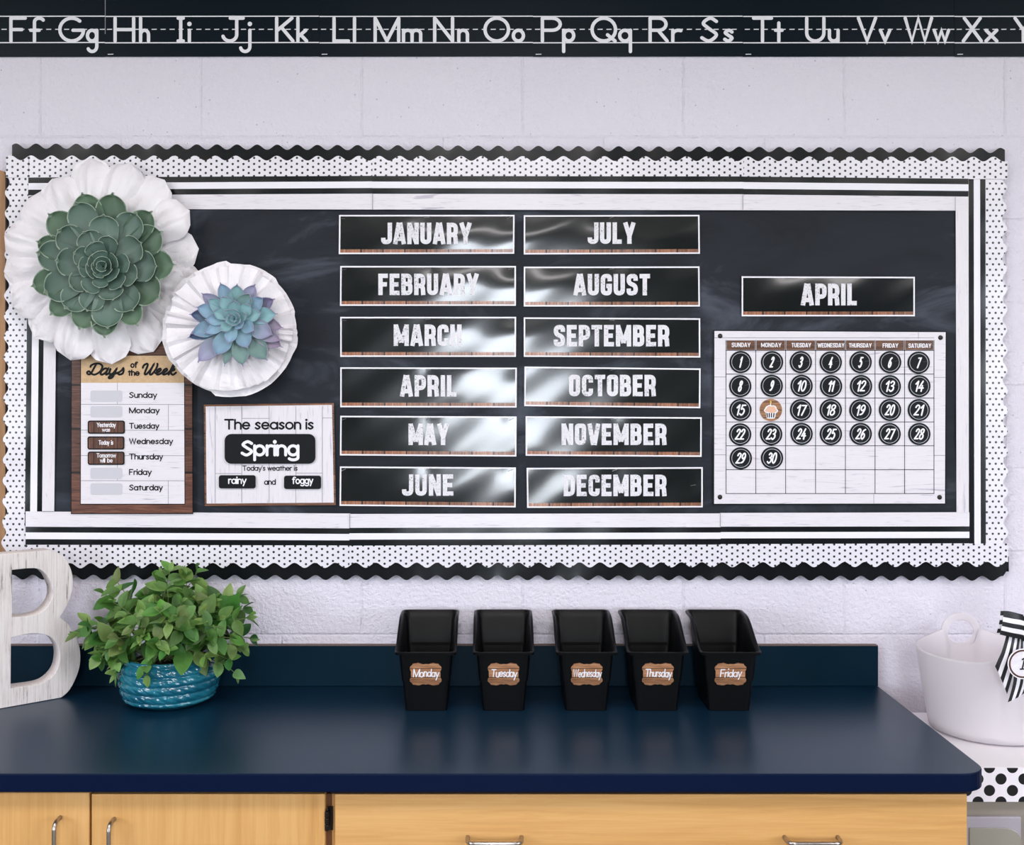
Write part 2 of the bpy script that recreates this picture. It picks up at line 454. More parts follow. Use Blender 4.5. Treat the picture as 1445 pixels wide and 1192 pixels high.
# capitals: cap height 1, natural widths
def upper():
    g = {}
    g['F'] = (.55, [[(0, 1), (0, 0)], [(0, 1), (.55, 1)], [(0, .5), (.42, .5)]])
    g['G'] = (.86, [arc(.45, .5, .45, .5, 48, 340, 20), [(.5, .47), (.9, .47)], [(.9, .47), (.87, .34)]])
    g['H'] = (.72, [[(0, 1), (0, 0)], [(.72, 1), (.72, 0)], [(0, .5), (.72, .5)]])
    g['I'] = (.3, [[(.15, 1), (.15, 0)], [(0, 1), (.3, 1)], [(0, 0), (.3, 0)]])
    g['J'] = (.80, [[(.52, 1)] + arc(.26, .28, .26, .28, 0, -165, 12), [(.28, 1), (.76, 1)]])
    g['K'] = (.66, [[(0, 1), (0, 0)], [(.64, 1), (.0, .44)], [(.2, .6), (.68, 0)]])
    g['L'] = (.52, [[(0, 1), (0, 0), (.52, 0)]])
    g['M'] = (.95, [[(0, 0), (0, 1)], [(0, 1), (.475, 0)], [(.475, 0), (.95, 1)], [(.95, 1), (.95, 0)]])
    g['N'] = (.74, [[(0, 0), (0, 1)], [(0, 1), (.74, 0)], [(.74, 0), (.74, 1)]])
    g['O'] = (1.0, [arc(.5, .5, .5, .5, 90, 450, 26)])
    g['P'] = (.6, [[(0, 1), (0, 0)], [(0, 1), (.33, 1)] + arc(.33, .735, .27, .265, 90, -90, 10) + [(0, .47)]])
    g['Q'] = (1.0, [arc(.5, .5, .5, .5, 90, 450, 26), [(.66, .27), (.98, 0)]])
    g['R'] = (.62, [[(0, 1), (0, 0)], [(0, 1), (.33, 1)] + arc(.33, .735, .27, .265, 90, -90, 10) + [(0, .47)], [(.3, .47), (.64, 0)]])
    g['S'] = (.62, [spl([(.6, .86), (.34, 1.0), (.06, .78), (.3, .54), (.6, .27), (.3, 0), (.0, .14)], 6)])
    g['T'] = (.72, [[(.36, 1), (.36, 0)], [(0, 1), (.72, 1)]])
    g['U'] = (.7, [[(0, 1)] + arc(.35, .35, .35, .35, 180, 360, 14) + [(.7, 1)]])
    g['V'] = (.74, [[(0, 1), (.37, 0), (.74, 1)]])
    g['W'] = (1.05, [[(0, 1), (.27, 0), (.52, 1), (.78, 0), (1.05, 1)]])
    g['X'] = (.72, [[(.04, 1), (.72, 0)], [(.68, 1), (0, 0)]])
    g['Y'] = (.72, [[(0, 1), (.36, .48), (.72, 1)], [(.36, .48), (.36, 0)]])
    g['D'] = (.7, [[(0, 1), (0, 0)], [(0, 1), (.25, 1)] + arc(.25, .5, .45, .5, 90, -90, 14) + [(0, 0)]])
    g['E'] = (.52, [[(.52, 1), (0, 1), (0, 0), (.52, 0)], [(0, .5), (.45, .5)]])
    g['A'] = (.76, [[(0, 0), (.38, 1), (.76, 0)], [(.14, .34), (.62, .34)]])
    return g
CAP = upper()
# condensed poster capitals, t = stroke weight
def cond(t, Wd):
    l = t / 2; r = Wd - l; b = l; T = 1 - l; R = (r - l) / 2 * 1.1
    m = (l + r) / 2; h = .52
    g = {}
    g['O'] = (Wd, [fil([(m, T), (l, T), (l, b), (r, b), (r, T), (m, T)], R)])
    g['C'] = (Wd, [fil([(r, .64), (r, T), (l, T), (l, b), (r, b), (r, .36)], R)])
    g['G'] = (Wd, [fil([(r, .66), (r, T), (l, T), (l, b), (r, b), (r, .36)], R), [(r, .20), (r, .5)], [(m, .5 - l * .6), (Wd, .5 - l * .6)]])
    g['U'] = (Wd, [fil([(l, 1), (l, b), (r, b), (r, 1)], R)])
    g['J'] = (Wd * .92, [fil([(r - .03, 1), (r - .03, b), (l - .02, b), (l - .02, .3)], R)])
    g['D'] = (Wd, [[(l, 0), (l, 1)], fil([(0, T), (r, T), (r, b), (0, b)], R * 1.1)])
    g['P'] = (Wd * .97, [[(l, 0), (l, 1)], fil([(0, T), (r, T), (r, .40), (0, .40)], R)])
    g['R'] = (Wd, [[(l, 0), (l, 1)], fil([(0, T), (r, T), (r, .44), (0, .44)], R), fil([(m - .06, .44), (r - .02, .40), (r + .01, 0)], .1)])
    g['B'] = (Wd, [[(l, 0), (l, 1)], fil([(0, T), (r - .02, T), (r - .02, h), (0, h)], R * .8), fil([(0, h), (r, h), (r, b), (0, b)], R * .8)])
    g['E'] = (Wd * .9, [[(l, 0), (l, 1)], [(0, T), (Wd * .88, T)], [(0, b), (Wd * .9, b)], [(0, .5), (Wd * .8, .5)]])
    g['F'] = (Wd * .86, [[(l, 0), (l, 1)], [(0, T), (Wd * .86, T)], [(0, .5), (Wd * .78, .5)]])
    g['H'] = (Wd, [[(l, 0), (l, 1)], [(r, 0), (r, 1)], [(l, .5), (r, .5)]])
    g['I'] = (t, [[(l, 0), (l, 1)]])
    g['L'] = (Wd * .84, [[(l, 0), (l, 1)], [(0, b), (Wd * .84, b)]])
    g['T'] = (Wd * .94, [[(Wd * .47, 0), (Wd * .47, 1)], [(0, T), (Wd * .94, T)]])
    g['A'] = (Wd * 1.1, [[(l * .8, 0), (Wd * .55 - .03, 1)], [(Wd * 1.1 - l * .8, 0), (Wd * .55 + .03, 1)], [(l * 1.6, .25), (Wd * 1.1 - l * 1.6, .25)]])
    g['V'] = (Wd * 1.08, [[(l * .8, 1), (Wd * .54 - .03, 0)], [(Wd * 1.08 - l * .8, 1), (Wd * .54 + .03, 0)]])
    g['Y'] = (Wd * 1.08, [[(l * .8, 1), (Wd * .54, .36)], [(Wd * 1.08 - l * .8, 1), (Wd * .54, .36)], [(Wd * .54, .46), (Wd * .54, 0)]])
    g['N'] = (Wd * 1.03, [[(l, 0), (l, 1)], [(r + .02, 0), (r + .02, 1)], [(l * .9, .98), (Wd * 1.03 - l * .9, .02)]])
    g['M'] = (Wd * 1.36, [[(l, 0), (l, 1)], [(Wd * 1.36 - l, 0), (Wd * 1.36 - l, 1)], [(l * .95, .98), (Wd * .68, .16)], [(Wd * 1.36 - l * .95, .98), (Wd * .68, .16)]])
    g['S'] = (Wd, [fil([(r, .68), (r, T), (l, T), (l, .56), (r, .46), (r, b), (l, b), (l, .32)], R * .9)])
    g['W'] = (Wd * 1.5, [[(l * .7, 1), (Wd * .42, 0)], [(Wd * .42, 0), (Wd * .75, .9)], [(Wd * .75, .9), (Wd * 1.08, 0)], [(Wd * 1.08, 0), (Wd * 1.5 - l * .7, 1)]])
    return g
POSTER = cond(.205, .53)
HEADER = cond(.19, .72)
# slanted digits
def digits():
    g = {}
    g['1'] = (.3, [[(.0, .72), (.26, 1)], [(.26, 1), (.26, 0)]])
    g['2'] = (.52, [spl([(.02, .78), (.12, .95), (.3, 1.0), (.47, .86), (.42, .6), (.2, .28), (.0, .03)], 5), [(0, .04), (.54, .04)]])
    g['3'] = (.5, [spl([(.04, .84), (.2, 1.0), (.44, .88), (.42, .64), (.2, .53)], 5), spl([(.2, .53), (.46, .44), (.48, .18), (.24, 0), (.0, .14)], 5)])
    g['4'] = (.56, [[(.36, 1), (.02, .32), (.58, .32)], [(.4, .56), (.4, 0)]])
    g['5'] = (.5, [[(.5, .97), (.12, .97), (.07, .58)], spl([(.07, .58), (.3, .62), (.48, .4), (.4, .12), (.2, 0), (.0, .12)], 5)])
    g['6'] = (.5, [spl([(.44, .94), (.2, .82), (.03, .45), (.06, .14), (.25, 0), (.46, .16), (.46, .4), (.28, .54), (.06, .36)], 5)])
    g['7'] = (.5, [[(0, .96), (.52, .96), (.2, 0)]])
    g['8'] = (.5, [spl([(.26, .54), (.06, .68), (.08, .92), (.27, 1.0), (.46, .9), (.44, .68), (.26, .54)], 4), spl([(.26, .54), (.03, .36), (.05, .1), (.25, 0), (.47, .12), (.48, .36), (.26, .54)], 4)])
    g['9'] = (.5, [spl([(.06, .06), (.3, .16), (.48, .55), (.45, .86), (.25, 1.0), (.05, .84), (.05, .6), (.22, .46), (.46, .62)], 5)])
    g['0'] = (.52, [arc(.26, .5, .25, .5, 90, 450, 22)])
    return g
DIG = digits()

def strokes_mesh(mb, strokes, t, tr, rnd, m=0, sub=0.0):
    """fills strokes (list of 2-D polylines) of thickness t; tr maps 2-D to the place"""
    tr0 = tr
    for si, pts in enumerate(strokes):
        # every stroke lies a hair above the one before it, so crossings never coincide
        tr = lambda q, k=0.0: tr0(q) + Vector((0, -(si + k) * 5e-5, 0))
        if len(pts) == 2 and pts[1] is DOT:
            c = pts[0]; r = t * .68
            mb.poly([tr((c[0] + r * cos(-a), c[1] + r * sin(-a))) for a in [2 * pi * k / 12 for k in range(12)]], m)
            continue
        P = [Vector(p) for p in pts]
        P = [p for i, p in enumerate(P) if i == 0 or (p - P[i - 1]).length > 1e-5]
        if sub:
            Q = [P[0]]
            for p in P[1:]:
                q = Q[-1]; mm = max(1, int((p - q).length / sub + .99))
                Q += [q + (p - q) * (k_ / mm) for k_ in range(1, mm + 1)]
            P = Q
        n = len(P); closed = (P[0] - P[-1]).length < 1e-4 and n > 3
        if closed: P = P[:-1]; n -= 1
        L = []; Rr = []
        for i in range(n):
            if closed: a, b, c = P[i - 1], P[i], P[(i + 1) % n]
            else: a, b, c = P[max(i - 1, 0)], P[i], P[min(i + 1, n - 1)]
            d1 = (b - a); d2 = (c - b)
            if d1.length < 1e-9: d1 = d2
            if d2.length < 1e-9: d2 = d1
            d1 = d1.normalized(); d2 = d2.normalized()
            n1 = Vector((-d1.y, d1.x)); n2 = Vector((-d2.y, d2.x))
            nn = (n1 + n2)
            nn = nn.normalized() if nn.length > 1e-6 else n1
            k = min(1 / max(nn.dot(n1), 0.2), 2.2) * t / 2
            L.append(b + nn * k); Rr.append(b - nn * k)
        li = [mb.vert(tr((p.x, p.y), .9 * i / n)) for i, p in enumerate(L)]; ri = [mb.vert(tr((p.x, p.y), .9 * i / n)) for i, p in enumerate(Rr)]
        for i in range(n if closed else n - 1):
            j = (i + 1) % n
            mb.face((li[i], ri[i], ri[j], li[j]), m)
        if rnd and not closed:
            for e, q in ((0, 1), (n - 1, n - 2)):
                c = P[e]; d = (P[e] - P[q]).normalized(); a0 = math.atan2(d.y, d.x)
                fan = [c + Vector((cos(a0 + a), sin(a0 + a))) * t / 2 for a in [(-pi / 2 + pi * k / 8) for k in range(9)]]
                mb.poly([tr((p.x, p.y), .9 * e / n) for p in fan], m)

def layout(text, font, gap, space=.6, capmap=None):
    """list of (strokes, x) and total width for a text; font: dict or (caps, lows, xh, desc)"""
    x = 0; out = []
    for ch in text:
        if ch == ' ': x += space; continue
        if isinstance(font, dict): w, st = font[ch]; out.append((st, x)); x += w + gap; continue
        caps, lows, xh, desc = font
        if ch in lows:
            w, st = lows[ch]
            def my(y): return y * desc if y < 0 else (y * xh if y <= 1 else xh + (y - 1) * (1 - xh))
            st2 = [[p if p is DOT else (p[0] * xh, my(p[1] if s[-1] is not DOT else 1.93)) for p in s] for s in st]
            out.append((st2, x)); x += w * xh + gap
        else:
            w, st = caps[ch]; out.append((st, x)); x += w + gap
    return out, x - gap

def write_text(mb, text, font, px0, px1, base, cap, t, tr, gap=.14, space=.5, rnd=True, slant=0.0, m=0, jitter=0.0, sub=0.0):
    """text between px0 and px1 (ink edges), baseline and cap height in px (ink), weight t px; tr maps (px, py)"""
    lay, w = layout(text, font, gap, space)
    pad = t / 2 if rnd else 0
    hh = cap - 2 * pad; bb = base - pad
    sl = slant * hh
    k = (px1 - px0 - 2 * pad - sl) / w
    rng = random.Random(text)
    for st, x in lay:
        dy = rng.uniform(-1, 1) * jitter; dk = 1 + rng.uniform(-1, 1) * jitter * .06
        ss = [[p if p is DOT else ((px0 + pad + (x + p[0]) * k + slant * p[1] * hh), bb - p[1] * hh * dk + dy) for p in s] for s in st]
        # y runs down in px: mirror so that strokes_mesh gets a right-handed frame
        ss = [[p if p is DOT else (p[0], -p[1]) for p in s] for s in ss]
        strokes_mesh(mb, ss, t, lambda q: tr(q[0], -q[1]), rnd, m, sub)

# ================================================================== THE ROOM
CT = 0.910                                   # worktop height
def room():
    xl, xr = -3.6, 3.6
    mb = MB(); mb.box(xl, xr, 0.0, 0.2, 0.0, CEIL); struct(build('wall_back', mb, M_WALL))
    m_wall2 = plain('painted_plaster', srgb(128, 124, 120), 0.6)
    for nm, a, b in (('wall_left', xl - 0.15, xl), ('wall_right', xr, xr + 0.15)):      # side walls, each opened for an added fill window
        mb = MB(); y0, y1, z0, z1 = FILL_WIN
        mb.box(a, b, YB, y0, 0, CEIL); mb.box(a, b, y1, 0.2, 0, CEIL); mb.box(a, b, y0, y1, 0, z0); mb.box(a, b, y0, y1, z1, CEIL)
        struct(build(nm, mb, m_wall2))
    mb = MB()                                # wall with a window, behind the camera
    x0, x1, z0, z1 = WIN
    mb.box(xl, xr, YB - 0.15, YB, 0, z0); mb.box(xl, xr, YB - 0.15, YB, z1, CEIL)
    mb.box(xl, x0, YB - 0.15, YB, z0, z1); mb.box(x1, xr, YB - 0.15, YB, z0, z1)
    struct(build('wall_front', mb, plain('window_wall_paint', srgb(92, 90, 66), 0.6)))
    kf = NT('floor_tile', srgb(150, 142, 132), 0.35)
    kf.col(kf.ramp(kf.noise(kf.coords(), 30, 5), [(0.3, srgb(92, 86, 80)), (0.7, srgb(120, 112, 104))]))
    mb = MB(); mb.box(xl - 0.15, xr + 0.15, YB - 0.15, 0.2, -0.1, 0.0); struct(build('floor', mb, kf.m))
    mb = MB(); mb.box(xl - 0.15, xr + 0.15, YB - 0.15, 0.2, CEIL, CEIL + 0.1)
    struct(build('ceiling', mb, plain('ceiling_tile', srgb(150, 148, 128), 0.8)))
    mf = plain('window_frame_paint', srgb(120, 118, 112), 0.4)
    for i in range(3):  # rear window frame first, then frames for the side windows added for fill
        mb = MB(); t = 0.05
        u0, u1, a, b = WIN if i == 0 else FILL_WIN
        bars = [(u0, u1, a, a + t), (u0, u1, b - t, b), (u0, u0 + t, a + t, b - t), (u1 - t, u1, a + t, b - t)]
        if i: um = (u0 + u1) / 2; bars.append((um - t / 2, um + t / 2, a + t, b - t))
        for p, q, c, d in bars:
            if i == 0: mb.box(p, q, YB - 0.1, YB - 0.04, c, d)
            elif i == 1: mb.box(-XW - 0.1, -XW - 0.04, p, q, c, d)
            else: mb.box(XW + 0.04, XW + 0.1, p, q, c, d)
        struct(build('window_%d' % (i + 1), mb, mf))
    mfix = plain('lamp_housing', srgb(230, 230, 232), 0.5)
    for k, (x, y) in enumerate(LAMPS):
        t_ = thing('ceiling_light', 'recessed fluorescent ceiling lamp of the classroom', 'ceiling light', (x, y, CEIL - 0.03), 'recessed ceiling lamps')
        mb = MB()
        for a in ((-.6, -.56, -.3, .3), (.56, .6, -.3, .3), (-.56, .56, -.3, -.26), (-.56, .56, .26, .3)):
            mb.box(x + a[0], x + a[1], y + a[2], y + a[3], CEIL - 0.03, CEIL)
        build('frame', mb, mfix, t_)
room()

# ================================================================== ALPHABET STRIP
def alphabet():
    panels = [(-152, 148, [('F', 13, 38), ('f', 41, 60), ('G', 82, 119), ('g', 121, 139)], 'Ff Gg'),
              (148, 450, [('H', 160, 191), ('h', 196, 212), ('I', 249, 261), ('i', 265, 269.5), ('J', 312, 347), ('j', 337, 355), ('K', 388, 415), ('k', 418, 435)], 'Hh Ii Jj Kk'),
              (450, 752, [('L', 469, 494), ('l', 498, 502.5), ('M', 527, 565), ('m', 567, 596), ('N', 611, 641), ('n', 645, 662), ('O', 682, 720), ('o', 722, 741)], 'Ll Mm Nn Oo'),
              (752, 1048, [('P', 763, 793), ('p', 793, 812), ('Q', 833, 871), ('q', 872, 892), ('R', 915, 943), ('r', 947, 962), ('S', 988, 1014), ('s', 1020, 1036)], 'Pp Qq Rr Ss'),
              (1048, 1347, [('T', 1061, 1091), ('t', 1092, 1106), ('U', 1136, 1165), ('u', 1168, 1185), ('V', 1209, 1238), ('v', 1240, 1258), ('W', 1275, 1317), ('w', 1316, 1341)], 'Tt Uu Vv Ww'),
              (1347, 1646, [('X', 1357, 1387), ('x', 1389, 1409), ('Y', 1430, 1458), ('y', 1460, 1479)], 'Xx Yy')]
    where = ['leftmost, cut off by the picture edge', 'second from the left', 'third from the left', 'third from the right', 'second from the right', 'rightmost, cut off by the picture edge']
    t = 4.8
    for k, (a, b, gl, txt) in enumerate(panels):
        y = -0.004 - 0.0012 * (k % 2)
        base = W((a + b) / 2, 40, 0)
        bot = 80.0 if k else 80.6
        o = thing('alphabet_chart', 'black alphabet strip panel lettered %s above the board' % txt, 'alphabet chart', base, 'alphabet strip panels')
        mb = MB()
        fr = [W(a, -70, y), W(a, bot, y), W(b + 0.6, bot - 0.4, y), W(b + 0.6, -70, y)]
        mb.prism(fr, [Vector((p.x, y + 0.0008, p.z)) for p in fr])
        build('panel', mb, M_ALPHA, o)
        mb = MB(); yl = y - 0.0004
        def line(x0, y0, x1, y1, w):
            mb.poly([W(x0, y0 - w / 2, yl), W(x0, y0 + w / 2, yl), W(x1, y1 + w / 2, yl), W(x1, y1 - w / 2, yl)])
        line(a, 23.2, b, 22.8, 1.6); line(a, 60.4, b, 59.9, 1.6)
        x = a + 3
        while x < b - 4:
            line(x, 41.4, min(x + 7.2, b), 41.3, 1.3); x += 12.6
        line(a + 4, 76.6, a + 12, 76.4, 1.0)
        build('guide_lines', mb, M_INKWHITE, o)
        if k == 1:
            mb = MB(); mb.poly([W(148, 0, y - .0006), W(148, 48, y - .0006), W(148.9, 48, y - .0006), W(148.9, 0, y - .0006)])
            build('panel_edge', mb, M_INKGREY, o)
        mb = MB(); yt = y - 0.0009
        tr = lambda px, py: W(px, py, yt)
        for ch, x0, x1 in gl:
            if ch in CAP:
                w, st = CAP[ch]; cap, base_y = 37.0, 60.2
            else:
                w, st = LOW[ch]; cap, base_y = 37.0, 60.2
            hh = cap - t; bb = base_y - t / 2
            xa, xb = x0 + t / 2, x1 - t / 2
            low = ch in LOW
            ss = []
            for s in st:
                q = []
                for p in s:
                    if p is DOT: q.append(p); continue
                    yy = p[1]
                    if low:
                        asc = 0.82 if ch == 't' else 1.0
                        yy = yy * 0.46 if yy < 0 else (yy * 0.47 if yy <= 1 else 0.47 + (yy - 1) * 0.53)
                    xx = (xa + xb) / 2 if w == 0 else xa + p[0] / w * (xb - xa)
                    q.append((xx, -(bb - yy * hh)))
                ss.append(q)
            strokes_mesh(mb, ss, t, lambda q: tr(q[0], -q[1]), True)
        build('lettering', mb, M_INKWHITE, o)
alphabet()

# ================================================================== BOARD
YBD = -0.014                                # face of the bulletin board
def board():
    o = thing('bulletin_board', 'wide bulletin board faced with black chalkboard paper inside its paper borders', 'bulletin board', W(710, 510, 0))
    mb = MB(); a = W(30, 235); b = W(1398, 790)
    mb.box(a.x, b.x, -0.013, -0.0005, b.z, a.z)
    build('panel', mb, plain('board_fibre', srgb(150, 120, 86), 0.8), o)
    mb = MB(); n = 60; rows = []
    for i in range(24):
        v = i / 23
        rows.append([W(60 + (1368 - 60) * j / n, 268 + (750 - 268) * v, YBD - 0.0012 * (1 + sin(j * 0.55 + i * 0.4) * sin(i * 0.7))) for j in range(n + 1)])
    mb.grid(rows, flip=True)
    build('backing_paper', mb, M_CHALK, o, smooth=True)
    # tan board whose edge shows at the far left
    o = thing('cork_board', 'tan cork board whose edge shows at the far left', 'cork board', W(-100, 505, 0))
    mb = MB()
    fr = [W(-300, 239, -0.018), W(-300, 790, -0.018), W(7.2, 790, -0.018), W(7.2, 246, -0.018), W(5, 242, -0.018), W(0, 240, -0.018)]
    kc = NT('cork_tan', srgb(164, 122, 84), 0.6)
    kc.col(kc.ramp(kc.noise(kc.coords((60, 1, 6)), 1, 5), [(0.3, srgb(140, 100, 66)), (0.7, srgb(176, 134, 94))]))
    mb.prism(fr, [Vector((p.x, -0.0005, p.z)) for p in fr])
    c = build('panel', mb, kc.m, o)
    mb = MB()
    f2 = [W(7.2, 246, -0.0175), W(7.2, 790, -0.0175), W(8.4, 790, -0.0175), W(8.4, 246, -0.0175)]  # dark strip painted as the shadow line along the cork board
    mb.prism(f2, [Vector((p.x, -0.0005, p.z)) for p in f2])
    build('edge_shadow_strip', mb, plain('edge_shadow', srgb(62, 42, 34), 0.5), o)
board()

def solid(o, t=0.0006):
    m = o.modifiers.new('thickness', 'SOLIDIFY'); m.thickness = t; m.offset = -1
    e = o.modifiers.new('edges', 'EDGE_SPLIT'); e.split_angle = radians(50)
    return o

def wav(l, period, phase):                  # scallop wave, rounded humps
    return cos(2 * pi * (l - phase) / period)

STRIPS = {}
def strip(name, label, group, l0, l1, rows, mats, matidx, y, horiz, seed, cat='border', bowh=0.0015):
    """a printed paper border strip; rows: functions l -> px across, from outer/top to inner"""
    n = max(8, int((l1 - l0) / 2.0)); R = random.Random(seed)
    ph = [R.uniform(0, 6.28) for _ in range(4)]
    mb = MB(); out = []
    nr = len(rows)
    for i, f in enumerate(rows):
        row = []
        for j in range(n + 1):
            l = l0 + (l1 - l0) * j / n
            c = i / (nr - 1)
            bow = bowh * sin(pi * min(1, max(0, c)))
            rip = 0.0011 * sin(l * 0.024 + ph[0]) + 0.0007 * sin(l * 0.061 + ph[1] + c * 2.0)
            yy = y - bow - rip - 0.0012
            p = f(l)
            row.append(W(l, p, yy) if horiz else W(p, l, yy))
        out.append(row)
    mb.grid(out, (lambda i, j: matidx[i]), flip=horiz)
    c = W((l0 + l1) / 2, rows[nr // 2]((l0 + l1) / 2), y) if horiz else W(rows[nr // 2]((l0 + l1) / 2), (l0 + l1) / 2, y)
    # keep the dot lattice aligned with the wall grid
    o = build(name, mb, mats, loc=c, smooth=True)
    tag(o, label, cat, group)
    STRIPS[seed] = o
    return solid(o)

def lin(a, b, va, vb): return lambda l: va + (vb - va) * (l - a) / (b - a)

def borders():
    g = 'polka dot and stripe border strips'
    MH = [M_DOTH, M_STRIPE_BLACK, M_WHITE, M_SHIPH]; MV = [M_DOTV, M_STRIPE_BLACK, M_WHITE, M_SHIPV]
    IDX = [0, 0, 1, 2, 1, 3]
    # black scalloped strips behind the printed ones
    topc = lin(17, 1418, 206.0, 212.3)
    def top_out(l): return topc(l) - 3.7 * wav(l, 28.35, 22.6)
    def top_in(l): return 240.0
    strip('scalloped_border', 'glossy black wavy border strip along the top of the board', 'black wavy border strips', 17, 1418,
          [top_out, lambda l: topc(l) + 12, top_in], [M_SCALLOP], [0, 0], -0.0145, True, 1, bowh=.0)
    botc = lin(20, 1423, 814.2, 816.0)
    def bot_out(l): return botc(l) + 3.4 * wav(l, 28.5, 60.6)
    def bot_cut(l): return bot_out(l) if l < 1416 else bot_out(l) - (l - 1416) * 2.2
    strip('scalloped_border', 'glossy black wavy border strip along the bottom of the board', 'black wavy border strips', 12, 1423.5,
          [lambda l: 785, lambda l: 806, bot_cut], [M_SCALLOP], [0, 0], -0.0145, True, 2, bowh=.0)
    # printed strips along the top
    def hump_t(a, va): 
        return lambda l: va(l) - 3.5 * wav(l, 28.9, a)
    tops = [(8, 526, 'top left, partly under the white paper flowers', 526), (525.5, 1049, 'top middle, above the month signs', 0), (1048, 1421, 'top right, above the right-hand calendar', 0)]
    for k, (a, b, nm, _) in enumerate(tops):
        va = lin(8, 1421, 222.6, 224.4)
        drop = 0.4 * (k == 0)
        o0 = lambda l, va=va: va(l) - 3.4 * wav(l, 28.9, 43.8)
        b1 = (lambda l: 250.4 - 2.4 * min(1, max(0, (l - 40) / 480))) if k == 0 else ((lambda l: 248.2 + .6 * (l - 526) / 522) if k == 1 else lin(1048, 1421, 249.0, 252.6))
        def off(d, b1=b1): return lambda l: b1(l) + d
        lo = lin(8, 1421, 294.6, 297.2)
        if k == 2:
            # printed part keeps full length, its corner lies under the upright strip
            rows = [o0, off(-12), off(0), off(7.9), off(17.4), off(25.3), lo]
        else:
            rows = [o0, off(-12), off(0), off(7.9), off(17.2), off(25.2), lo]
        a2 = a if k else 8
        # left end: the printed bands only start at x = 40
        o = strip('dotted_border', 'polka dot border strip with black stripes, ' + nm, g, a2 if k else 40, b if k < 2 else 1366.6, rows, MH, IDX, -0.0205 - 0.0010 * (k % 2), True, 10 + k)
    # printed strips along the bottom
    bots = [(36, 494.5, 'bottom left, above the potted plant'), (493, 1017, 'bottom middle, above the black bins'), (1016, 1368, 'bottom right, under the calendar')]
    for k, (a, b, nm) in enumerate(bots):
        sh = (723.5, 744.6, 752.6, 761.8, 769.0) if k == 0 else ((725, 744.5, 752.2, 761, 769.8) if k == 1 else None)
        if k == 0: f = [lin(36, 494, 721.5, 724.4), lin(36, 494, 743, 745.3), lin(36, 494, 751, 753.2), lin(36, 494, 760.5, 762.3), lin(36, 494, 768.5, 769.5)]
        elif k == 1: f = [lin(494, 1017, 725, 724.2), lin(494, 1017, 744.6, 743.6), lin(494, 1017, 752.3, 751.2), lin(494, 1017, 761.2, 760.2), lin(494, 1017, 769.8, 768.2)]
        else: f = [lin(1017, 1368, 723.6, 722.6), lin(1017, 1368, 743, 742.5), lin(1017, 1368, 750.6, 750), lin(1017, 1368, 759.5, 759), lin(1017, 1368, 767.6, 766.5)]
        vb = lin(8, 1421, 798.2, 796.0)
        ou = lambda l: vb(l) + 3.6 * wav(l, 28.75, 113.6)
        rows = f + [lambda l: 782, ou]
        strip('dotted_border', 'polka dot border strip with black stripes, ' + nm, g, a, b, rows, MH, [3, 1, 2, 1, 0, 0], -0.0215 - 0.0010 * (k % 2), True, 20 + k)
    # upright strips left and right
    xo = lin(250, 770, 10.6, 6.4)
    def lout(l): return xo(l) - 3.5 * wav(l, 29.0, 736.0)
    rows = [lout, lambda l: lin(250, 770, 24, 20)(l), lin(250, 770, 40, 34.6), lin(250, 770, 47.4, 42), lin(250, 770, 57, 51.7), lin(250, 770, 63.6, 58.9), lin(250, 770, 81, 76)]
    strip('dotted_border', 'upright polka dot border strip with black stripes at the left edge of the board', g, 249.5, 742.5, rows, MV, IDX, -0.0190, False, 31)
    xr = lin(252, 768, 1417.2, 1419.4)
    def rout(l): return xr(l) + 3.5 * wav(l, 28.6, 265)
    rows = [lin(252, 768, 1348.6, 1350), lin(252, 768, 1366.8, 1367.2), lin(252, 768, 1374, 1375), lin(252, 768, 1383, 1384), lin(252, 768, 1390.7, 1391.2), lambda l: 1405, rout]
    strip('dotted_border', 'upright polka dot border strip with black stripes at the right edge of the board', g, 252.6, 767, rows, MV, [3, 1, 2, 1, 0, 0], -0.0175, False, 32)
    return
borders()

def seams():
    """grey lines painting the edge shadow where one printed strip ends on the next"""
    for k, x0, y0, y1 in ((11, 525.8, 273.6, 295), (12, 1048.2, 275, 296), (12, 1348, 278, 296.8), (21, 493.6, 725, 744.6), (22, 1016.4, 723.8, 743), (20, 76, 721.6, 742.8)):
        o = STRIPS[k]; y = -0.0262 if k != 20 else -0.0258
        mb = MB(); mb.poly([W(x0 - .45, y0, y), W(x0 - .45, y1, y), W(x0 + .45, y1, y), W(x0 + .45, y0, y)] if k != 20 else [W(59.5, 720.9, y), W(59.5, 721.9, y), W(76, 722.1, y), W(76, 721.1, y)])
        build('joint_shadow', mb, M_INKGREY, o)
seams()

